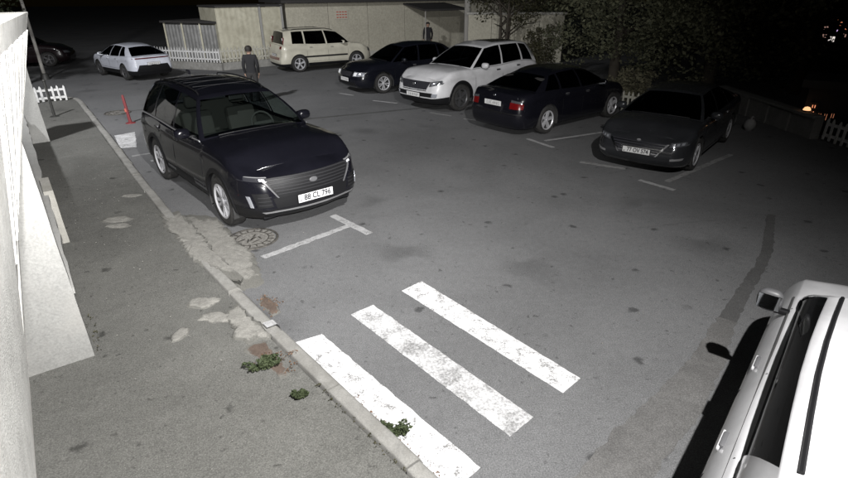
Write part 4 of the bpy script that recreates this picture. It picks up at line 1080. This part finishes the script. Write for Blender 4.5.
# ------------------------------------------------------------------ picket fences
def picket_fence(label, pts, h, n_per_m, z0=0., mtl='white_picket_paint', plinth=None, lean=0., w=.05):
    o = Vector((*pts[0], 0)); root = empty('picket_fence', o); tag(root, label, 'fence', 'low picket fences round the car park')
    mesh = None
    for a, b in zip(pts, pts[1:]):
        a = Vector((*a, 0)); b = Vector((*b, 0)); d = (b - a); L = d.length; d.normalize(); ang = math.atan2(d.y, d.x)
        M_ = Matrix.Rotation(ang, 3, 'Z')
        for z in (z0 + h * .22, z0 + h * .72):
            mb = MB(); mb.box((a + b) / 2 - o + Vector((0, 0, z)), (L + .02, .03, .06), M_); mb.build('rail', mtl, root)
        n = int(L * n_per_m)
        for k in range(n + 1):
            if mesh is None:
                prof = [(-w / 2, 0), (w / 2, 0), (w / 2, h * .88), (0, h), (-w / 2, h * .88)]
                vs = [(x, -.012, z) for x, z in prof] + [(x, .012, z) for x, z in prof]
                fs = [(0, 1, 2, 3, 4), (9, 8, 7, 6, 5)] + [(i, i + 5, (i + 1) % 5 + 5, (i + 1) % 5) for i in range(5)]
                q = obj('picket', vs, fs, mtl, root); mesh = q.data
            else:
                q = bpy.data.objects.new('picket', mesh); COL.objects.link(q); q.parent = root
            p = a + (b - a) * (k / max(n, 1)) - o - Matrix.Rotation(ang, 3, 'Z') @ Vector((0, .028, 0))
            q.location = (p.x, p.y, z0 + random.uniform(-.012, .012)); q.rotation_euler = (random.uniform(-.03, .03), random.uniform(-.04, .04) + lean, ang)
        if plinth:
            mb = MB(); mb.box((a + b) / 2 - o + Vector((0, 0, z0 / 2 - .01)), (L + plinth, plinth, z0 + .02), M_); mb.build('plinth', 'kerb_concrete', root)
picket_fence('low white picket fence at the pavement corner, far left', [(-11.9, 14.8), (-11.2, 15.65), (-10.7, 15.95)], .44, 8, KH)
picket_fence('long white picket fence on a concrete plinth before the grey shutters', [(-12.1, 24.5), (-8.55, 23.15)], .58, 6.5, .30, plinth=.3)
picket_fence('cream picket fence running beside the cream sheet hut', [(-8.5, 23.17), (-6.35, 24.9)], .62, 6.5, .30, 'grey_picket_paint', plinth=.25)
picket_fence('short pale picket fence between the black and charcoal saloons', [(5.35, 14.05), (5.68, 13.62), (6.25, 12.95)], .55, 8, .02, 'grey_picket_paint')
picket_fence('dim white picket fence at the right edge beneath orange lights', [(8.62, 11.0), (8.75, 9.9), (8.95, 8.4)], .46, 7, .02)

# ------------------------------------------------------------------ sheds and building behind the cream hatchback
def corrugated(name, a, b, z0, z1, mtl, parent, o, pitch=.18, depth=.03):
    a = Vector((*a, 0)) - o; b = Vector((*b, 0)) - o; d = (b - a); L = d.length; d.normalize(); n = Vector((d.y, -d.x, 0)); mb = MB()
    k = int(L / pitch) * 4
    def G(i, j):
        ph = i % 4; off = depth if ph in (1, 2) else 0; q = min(1., i / k); return a + d * (L * q) + n * off + Vector((0, 0, (z0, z1)[j]))
    mb.grid(G, k + 1, 2); mb.grid(lambda i, j: a + d * (L * i) - n * .05 + Vector((0, 0, (z0, z1)[j])), 2, 2)
    return mb.build(name, mtl, parent)
o_ = Vector((-11.0, 25.0, 0)); sh = empty('corrugated_shutters', o_); tag(sh, 'grey corrugated metal kiosk with closed shutters behind white pickets', 'kiosk')
pa, pb_ = Vector((-11.6, 25.3, 0)), Vector((-8.75, 24.1, 0))
for k in range(3):
    a = pa.lerp(pb_, k / 3 + .01); b = pa.lerp(pb_, (k + 1) / 3 - .01); corrugated('shutter', a[:2], b[:2], .1, 1.72, 'grey_sheet', sh, o_)
for k in range(4):
    p = pa.lerp(pb_, k / 3) - o_; mb = MB(); mb.box(p + Vector((0, 0, .9)), (.07, .07, 1.8)); mb.build('frame_post', 'cream_sheet', sh)
dr = (pb_ - pa).normalized(); mb = MB(); mb.box((pa + pb_) / 2 - o_ + Vector((-dr.y, dr.x, 0)) * 1.0 + Vector((0, 0, 1.84)), ((pb_ - pa).length + .2, 2.3, .08), Matrix.Rotation(math.atan2(dr.y, dr.x), 3, 'Z')); mb.build('roof', 'roof_dark', sh)
for side_ in (pa, pb_):
    mb = MB(); mb.box(side_ - o_ + Vector((-dr.y, dr.x, 0)) * 1.0 + Vector((0, 0, .9)), (.05, 1.9, 1.7), Matrix.Rotation(math.atan2(dr.y, dr.x), 3, 'Z')); mb.build('side_wall', 'grey_sheet', sh)
o_ = Vector((-8.6, 24.0, 0)); hut = empty('sheet_hut', o_); tag(hut, 'cream sheet metal hut next to the cream hatchback', 'hut')
ha, hb = Vector((-8.65, 23.85, 0)), Vector((-6.3, 25.55, 0))
hd = (hb - ha).normalized(); hn = Vector((-hd.y, hd.x, 0))
corrugated('front_sheet', ha[:2], ha.lerp(hb, .62)[:2], 0, 2.42, 'cream_sheet', hut, o_, .22, .005)
corrugated('door_sheet', ha.lerp(hb, .66)[:2], ha.lerp(hb, .97)[:2], 0, 2.40, 'cream_sheet', hut, o_, .3, .005)
for q in (.64, .985):
    mb = MB(); mb.box(ha.lerp(hb, q) - o_ + Vector((0, 0, 1.25)), (.09, .09, 2.5), Matrix.Rotation(math.atan2(hd.y, hd.x), 3, 'Z')); mb.build('frame_post', 'wall_plaster', hut)
mb = MB(); mb.box(ha + hn * 1.3 - o_ + Vector((0, 0, 1.2)), (.06, 2.5, 2.4), Matrix.Rotation(math.atan2(hd.y, hd.x), 3, 'Z')); mb.build('side_wall', 'cream_sheet', hut)
mb = MB(); mb.box((ha + hb) / 2 + hn * 1.3 - o_ + Vector((0, 0, 2.46)), ((hb - ha).length + .1, 2.75, .07), Matrix.Rotation(math.atan2(hd.y, hd.x), 3, 'Z')); mb.build('roof', 'roof_dark', hut)
o_ = Vector((-2, 28.5, 0)); bl = empty('long_building', o_); tag(bl, 'long pale plastered building wall behind the parked cars', 'building')
wa, wb_ = Vector((-6.2, 25.75, 0)), Vector((6.2, 32.3, 0)); wd = (wb_ - wa).normalized(); wnn = Vector((-wd.y, wd.x, 0)); rotw = Matrix.Rotation(math.atan2(wd.y, wd.x), 3, 'Z')
mb = MB(); nseg = 7; Lw = (wb_ - wa).length
for k in range(nseg):
    p = wa.lerp(wb_, (k + .5) / nseg) + wnn * 2 - o_; mb = MB(); mb.box(p + Vector((0, 0, 1.26)), (Lw / nseg - .02, 4, 2.52), rotw); mb.build('wall_panel', 'building_plaster', bl)
mb = MB(); mb.box((wa + wb_) / 2 + wnn * 1.9 - o_ + Vector((0, 0, 2.60)), (Lw + .5, 4.6, .12), rotw); mb.build('roof', 'roof_dark', bl)
mb = MB(); mb.box((wa + wb_) / 2 - wnn * .02 - o_ + Vector((0, 0, .15)), (Lw, .06, .3), rotw); mb.build('plinth', 'wall_side', bl)
p = wa.lerp(wb_, .19) - wnn * .02; nt_ = empty('notice_board', p + Vector((0, 0, 2.0)), math.atan2(wd.y, wd.x)); tag(nt_, 'small notice with reddish print on the wall above the hatchback', 'notice')
mb = MB(); mb.box((0, 0, 0), (.62, .03, .42)); mb.build('board', 'notice_paper', nt_)
for k in range(3):
    for q in range(4): mb = MB(); mb.box((-.21 + .14 * q, -.018, .12 - .12 * k), (.10, .004, .05)); mb.build('print', 'notice_red', nt_)
# canopy by the pole
cb = Vector((0.6, 27.0, 0)); ca = empty('entrance_canopy', cb, math.atan2(wd.y, wd.x)); tag(ca, 'small dark canopy on a thin post in front of the building', 'canopy')
mb = MB(); mb.box((.55, 1.0, 2.30), (2.4, 2.4, .07), Matrix.Rotation(R(6), 3, 'X')); mb.build('roof', 'roof_dark', ca)
for x in (-.55, 1.65): mb = MB(); mb.tube([(x, -.1, 0), (x, -.1, 2.2)], .03, 8); mb.build('post', 'pole_concrete', ca, True)

# ------------------------------------------------------------------ people
def person(label, loc, rz, seed, cloth='cloth_black', legs='cloth_dark', arms=((.28, .05), (.28, -.02)), sc=1.):
    J = {'pelvis': (0, 0, .95), 'belly': (0, .01, 1.10), 'chest': (0, .02, 1.30), 'neckb': (0, .01, 1.45), 'neck': (0, .02, 1.52), 'head': (0, .035, 1.62), 'crown': (0, .02, 1.70),
         'shl': (.17, 0, 1.42), 'ell': (arms[0][0], -.03, 1.14), 'wrl': (arms[0][0] - .02, arms[0][1] + .08, .90), 'hal': (arms[0][0] - .03, arms[0][1] + .11, .81),
         'shr': (-.17, 0, 1.42), 'elr': (-arms[1][0], -.03, 1.14), 'wrr': (-arms[1][0] + .02, arms[1][1] + .08, .90), 'har': (-arms[1][0] + .03, arms[1][1] + .11, .81),
         'hil': (.09, 0, .90), 'knl': (.11, .02, .50), 'anl': (.11, -.02, .09), 'tol': (.13, .15, .035), 'hir': (-.09, 0, .90), 'knr': (-.11, .03, .50), 'anr': (-.12, 0, .09), 'tor': (-.14, .17, .035)}
    rad = {'pelvis': .15, 'belly': .145, 'chest': .165, 'neckb': .075, 'neck': .058, 'head': .098, 'crown': .075, 'sh': .075, 'el': .052, 'wr': .038, 'ha': .036, 'hi': .10, 'kn': .066, 'an': .048, 'to': .036}
    names = list(J); E_ = [('pelvis', 'belly'), ('belly', 'chest'), ('chest', 'neckb'), ('neckb', 'neck'), ('neck', 'head'), ('head', 'crown')]
    for c in 'lr': E_ += [('chest', 'sh' + c), ('sh' + c, 'el' + c), ('el' + c, 'wr' + c), ('wr' + c, 'ha' + c), ('pelvis', 'hi' + c), ('hi' + c, 'kn' + c), ('kn' + c, 'an' + c), ('an' + c, 'to' + c)]
    me = bpy.data.meshes.new('person'); me.from_pydata([J[n] for n in names], [(names.index(a), names.index(b)) for a, b in E_], [])
    o = bpy.data.objects.new('tmp', me); COL.objects.link(o)
    md = o.modifiers.new('skin', 'SKIN'); sv = me.skin_vertices[0].data if len(me.skin_vertices) else None
    if sv is None:
        bm = bmesh.new(); bm.from_mesh(me); bm.verts.layers.skin.verify(); bm.to_mesh(me); bm.free(); sv = me.skin_vertices[0].data
    for i, n in enumerate(names):
        r = rad.get(n) or rad[n[:2]]; sv[i].radius = (r, r * (.72 if n in ('chest', 'belly', 'pelvis') else 1)); sv[i].use_root = (n == 'pelvis')
    o.modifiers.new('sub', 'SUBSURF').levels = 2
    dg = bpy.context.evaluated_depsgraph_get(); dg.update(); m2 = bpy.data.meshes.new_from_object(o.evaluated_get(dg)); bpy.data.objects.remove(o)
    root = empty('person', loc, rz); root.scale = (sc, sc, sc); tag(root, label, 'person')
    m2.materials.clear()
    for k in (cloth, legs, 'skin'): m2.materials.append(MATS[k])
    for p in m2.polygons:
        z = p.center.z; hand = z < .90 and abs(p.center.x) > .19
        p.material_index = 2 if (z > 1.50 or hand) else 1 if z < .93 else 0; p.use_smooth = True
    b = bpy.data.objects.new('body', m2); COL.objects.link(b); b.parent = root
    mb = MB(); nu, nv = 16, 9
    mb.grid(lambda i, j: (.108 * math.cos(2 * math.pi * i / 15) * math.cos(j / 8 * 1.9 - .35), .01 + .118 * math.sin(2 * math.pi * i / 15) * math.cos(j / 8 * 1.9 - .35) - .012, 1.655 + .092 * math.sin(j / 8 * 1.9 - .35) + (-.05 if (j == 0 and math.sin(2 * math.pi * i / 15) < .2) else .02 if j == 0 else 0)), nu, nv)
    mb.build('hair', 'hair', root, True, 80)
    mb = MB(); mb.lathe([(.001, 0), (.014, .0), (.008, .03)], 6, 'y', (0, .125, 1.60)); mb.build('nose', 'skin', root, True)
    for x in (-.1, .1): mb = MB(); mb.box((x, .02, 1.61), (.018, .04, .055), bev=.007); mb.build('ear', 'skin', root, True)
    for x in (-.035, .035): mb = MB(); mb.box((x, .125, 1.63), (.024, .012, .012), bev=.004); mb.build('eye', 'hair', root, True)
    mb = MB(); mb.box((0, .12, 1.565), (.045, .012, .012), bev=.004); mb.build('mouth', 'notice_red', root, True)
    for c, sg in (('l', 1), ('r', -1)):
        h = Vector(J['ha' + c])
        for k in range(4):
            f0 = h + Vector((0, .025 - .018 * k, -.01)); L = (.068, .078, .074, .058)[k]
            mb = MB(); mb.tube([f0, f0 + Vector((-sg * .004, .006, -L * .5)), f0 + Vector((-sg * .018, .014, -L))], [.009, .0085, .007], 6); mb.build('finger', 'skin', root, True)
        mb = MB(); mb.tube([h + Vector((-sg * .01, .03, .01)), h + Vector((-sg * .02, .055, -.015)), h + Vector((-sg * .025, .06, -.045))], [.011, .010, .008], 6); mb.build('thumb', 'skin', root, True)
    return root
person('person in dark clothes standing with back turned behind the black SUV', (-5.02, 15.9, 0), R(10), 1, arms=((.22, .05), (.22, -.02)), sc=.92)
person('dim person in dark clothes standing under the small canopy', (.28, 27.5, 0), R(170), 2, arms=((.23, .05), (.23, .02)), sc=.93)

# ------------------------------------------------------------------ trees, bushes
def tree(name, label, loc, h, rx, rz_, seed, leaf='leaf_dark', trunk_r=.14, nleaf=5200, size=.13, base=1.2, stems=1, group=None, clumps=46):
    rnd = random.Random(seed); root = empty(name, loc); tag(root, label, 'tree' if 'tree' in name else 'bush', group)
    cs = []; mb = MB()
    for s_ in range(stems):
        a0 = rnd.uniform(0, 6.28); top = Vector((math.cos(a0) * rx * .2 * (stems > 1), math.sin(a0) * rx * .2 * (stems > 1), h * .72))
        path = [Vector((0, 0, 0)) if stems == 1 else Vector((math.cos(a0) * .12, math.sin(a0) * .12, 0))]
        for k in range(1, 6): path.append(path[0].lerp(top, k / 5) + Vector((rnd.gauss(0, .06), rnd.gauss(0, .06), 0)) * h * .25)
        mb.tube(path, [trunk_r * (1 - .14 * k) for k in range(6)], 8)
        for k in range(7):
            q = rnd.uniform(.3, .95); i = min(4, int(q * 5)); p = path[i].lerp(path[i + 1], q * 5 - i); a = rnd.uniform(0, 6.28); L = rx * rnd.uniform(.5, .95)
            e = p + Vector((math.cos(a) * L, math.sin(a) * L, L * rnd.uniform(.25, .8))); mid = p.lerp(e, .5) + Vector((0, 0, .12 * L))
            mb.tube([p, mid, e], [trunk_r * .42, trunk_r * .26, trunk_r * .1], 6)
    recalc(mb.build('trunk', 'bark', root, True, 60))
    for k in range(clumps):
        d = Vector((rnd.gauss(0, 1), rnd.gauss(0, 1), rnd.gauss(0, 1))).normalized() * rnd.random() ** .4
        cs.append((Vector((d.x * rx, d.y * rx, base + (h - base) / 2 + d.z * (h - base) / 2)), rx * rnd.uniform(.16, .34)))
    vs, fs = leaf_tris(cs, size, nleaf // clumps, seed, .8)
    obj('crown', vs, fs, leaf, root)
    return root
G_ = 'dark trees behind the parked cars'
tree('tree', 'leaning multi-stemmed tree before the pale wall behind the white SUV', (3.6, 23.5, 0), 4.6, 1.9, 0, 11, 'leaf_olive', .09, 4200, .10, 1.7, 3, G_)
tree('tree', 'dense dark tree overhanging the black saloon', (6.6, 18.6, 0), 6.2, 2.6, 0, 12, 'leaf_mid', .2, 16000, .12, .15, 1, G_, 110)
tree('tree', 'tall dark tree above the charcoal saloon', (8.6, 16.2, 0), 6.5, 2.5, 0, 13, 'leaf_mid', .2, 16000, .12, .15, 1, G_, 110)
tree('tree', 'dark tree between pole and white SUV, leaves touching the roofline', (5.4, 27.5, 0), 6.5, 2.8, 0, 14, 'leaf_mid', .18, 14000, .13, 1.0, 1, G_, 110)
tree('tree', 'dark tree behind the far right wall', (11.5, 16.5, 0), 5.8, 2.4, 0, 15, 'leaf_dark', .18, 12000, .13, .2, 1, G_, 90)
tree('tree', 'black leafless-looking tree top behind the left fence pier', (-13.5, 17.2, 0), 5.4, 1.5, 0, 16, 'leaf_dark', .15, 3500, .11, 2.2, 1, G_)
def dry_bush(label, loc, rx, h, seed, mtl='leaf_dry'):
    rnd = random.Random(seed); root = empty('dry_bush', loc); tag(root, label, 'bush', 'dry bushes by the picket fence'); mb = MB(); cs = []
    for k in range(26):
        a = rnd.uniform(0, 6.28); d = rnd.random() ** .5 * rx; b = Vector((math.cos(a) * d * .5, math.sin(a) * d * .5, 0)); e = Vector((math.cos(a) * d, math.sin(a) * d, h * rnd.uniform(.5, 1.)))
        mb.tube([b, b.lerp(e, .5) + Vector((0, 0, .1)), e], [.012, .009, .004], 4)
        for q in (.4, .65, .9): cs.append((b.lerp(e, q), .17))
    mb.build('stem', 'bark', root)
    vs, fs = leaf_tris(cs, .085, 34, seed, 1.); obj('foliage', vs, fs, mtl, root)
dry_bush('pale dry bush behind the nose of the black saloon', (5.85, 15.1, 0), .6, 1.0, 21)
dry_bush('pale dry bush above the short picket fence', (6.75, 14.1, 0), .6, .85, 22)
dry_bush('pale dry bush hanging on the wall right of the leaning tree', (4.6, 21.3, 0), .7, 1.9, 23, 'leaf_olive')
wl_o = Vector((4.2, 25.2, 0)); wl2 = empty('garden_wall', wl_o, R(-12)); tag(wl2, 'pale garden wall glimpsed behind the leaning tree', 'wall')
for k in range(4):
    mb = MB(); mb.box((-1.6 + 1.06 * k, 0, 1.0), (1.05, .18, 2.0), bev=.01); mb.build('wall_panel', 'building_plaster', wl2)
mb = MB(); mb.box((0, 0, 2.05), (4.4, .26, .1), bev=.02); mb.build('coping', 'wall_side', wl2)

# ------------------------------------------------------------------ far right: low wall, lamp, lit windows
rw_o = Vector((9.1, 13.2, 0)); rw = empty('low_wall', rw_o); tag(rw, 'dim low concrete wall on the far right', 'wall')
ra_, rb_ = Vector((8.35, 15.0, 0)), Vector((8.5, 11.1, 0))
for k in range(5):
    p = ra_.lerp(rb_, (k + .5) / 5) - rw_o; mb = MB(); mb.box(p + Vector((0, 0, .22)), (.2, .77, .46), bev=.01); mb.build('wall_panel', 'dark_wall', rw)
mb = MB(); mb.box((ra_ + rb_) / 2 - rw_o + Vector((0, 0, .48)), (.26, 3.95, .06), bev=.01); mb.build('coping', 'dark_wall', rw)
bg = empty('rubbish_bag', (7.55, 11.95, 0)); bg.scale = (.8, .9, .62); tag(bg, 'small white sack standing beyond the charcoal saloon', 'sack')
mb = MB(); mb.grid(lambda i, j: (.16 * math.cos(2 * math.pi * i / 14) * math.sin(.3 + 2.5 * j / 8) ** .6 * (1 + .15 * noise.noise(Vector((i * .9, j * .7, 1)))), .13 * math.sin(2 * math.pi * i / 14) * math.sin(.3 + 2.5 * j / 8) ** .6, .42 * (1 - j / 8) + .0), 15, 9); mb.build('sack', 'bag_white', bg, True, 80)
mb = MB(); mb.tube([(0, 0, .40), (.02, .01, .47), (.05, .02, .5)], [.035, .02, .04], 7); mb.build('tied_neck', 'bag_white', bg, True)
ob = empty('bulkhead_lamp', (8.47, 11.55, .512)); tag(ob, 'small glowing orange lamp on the low wall at right', 'lamp')
mb = MB(); mb.lathe([(.001, .10), (.05, .085), (.075, .04), (.075, .02)], 14, 'z'); mb.build('globe', 'lamp_orange', ob, True)
mb = MB(); mb.lathe([(.085, .0), (.085, .022), (.06, .025), (.001, .025)], 14, 'z'); mb.build('base', 'post_dark', ob, True)
def night_block(label, loc, rz, w, d, h, wins, unlit):
    root = empty('night_building', loc, rz); tag(root, label, 'building')
    mb = MB(); mb.box((0, d / 2, h / 2), (w, d, h)); mb.build('wall', 'night_building', root)
    mb = MB(); mb.box((0, d / 2, h + .08), (w + .3, d + .3, .16)); mb.build('roof', 'roof_dark', root)
    for (x, z, ww, hh, mt) in wins + unlit:
        f = MB(); 
        for (cx, cz, sx, sz) in ((x, z + hh / 2 + .025, ww + .1, .05), (x, z - hh / 2 - .025, ww + .1, .05), (x - ww / 2 - .025, z, .05, hh), (x + ww / 2 + .025, z, .05, hh), (x, z, .03, hh)): f.box((cx, -.03, cz), (sx, .06, sz))
        fo = f.build('window', 'night_building', root)
        g = MB(); g.box((x, -.012, z), (ww, .02, hh)); g.build('pane', mt, fo)
    return root
night_block('dark building with a scatter of small lit windows, top right', (14.9, 20.2, 0), R(-36), 12, 6, 9,
            [(.40, 2.33, .14, .22, 'window_white'), (.11, 1.85, .16, .22, 'window_warm'), (.38, 1.74, .12, .25, 'window_warm'), (-.46, 1.76, .13, .25, 'window_pink'), (-.24, 1.68, .12, .16, 'window_pink'), (.14, 1.56, .08, .08, 'window_violet'), (.02, 1.28, .18, .18, 'window_white'), (-.22, 1.38, .12, .12, 'window_pink'), (.36, 1.44, .10, .16, 'window_pink')],
            [(x, z, .8, 1.0, 'window_unlit') for x in (-4.5, -2.5, 2.5, 4.5) for z in (3.6, 5.9)])
night_block('low dark kiosk with orange lit panes behind the right picket fence', (9.05, 11.35, 0), R(-38), 1.3, 1.2, 1.0,
            [(-.48, .60, .06, .07, 'window_warm'), (-.48, .46, .06, .07, 'window_warm'), (-.33, .42, .05, .10, 'window_dim'), (-.22, .40, .05, .14, 'window_dim'), (-.10, .44, .05, .10, 'window_dim')], [(.3, .6, .3, .4, 'window_unlit')])

# ------------------------------------------------------------------ lamps (both just outside the picture)
def floodlight(name, label, loc, target, watts, spot, blend, color, pole_h=None, radius=.06):
    root = empty(name, loc); tag(root, label, 'lamp')
    d = (Vector(target) - Vector(loc)).normalized(); q = d.to_track_quat('-Z', 'Y'); M_ = q.to_matrix()
    mb = MB(); mb.box(M_ @ Vector((0, 0, .09)), (.30, .22, .08), M_, bev=.015); mb.build('housing', 'post_dark', root, True)
    mb = MB(); mb.tube([M_ @ Vector((0, .0, .12)), M_ @ Vector((0, .05, .25)), M_ @ Vector((0, .05, .25)) + Vector((0, -.3, 0))], .02, 8); mb.build('bracket', 'post_dark', root, True)
    ld = bpy.data.lights.new(name, 'SPOT'); lo = bpy.data.objects.new('lamp_light', ld); COL.objects.link(lo); lo.parent = root
    ld.energy = watts; ld.spot_size = R(spot); ld.spot_blend = blend; ld.color = color; ld.shadow_soft_size = radius
    lo.rotation_euler = q.to_euler()
    return root
floodlight('floodlight', 'white floodlight on the building beside the camera', (1.66, -.30, 6.3), (-4.64, 5.66, 0), 5100, 141, 1., (1., .985, .965))
floodlight('street_lamp_head', 'street lamp head high behind the ornamental fence', (-9.0, 5.0, 10.0), (-14, 27.8, 0), 9300, 132, 1., (.98, .985, 1.), radius=.35)
floodlight('camera_light', 'small white light bar on top of the security camera', (0, -.02, 3.12), (-1.88, 8, 3.0), 3600, 86, 1., (1., .99, .98), radius=.03)
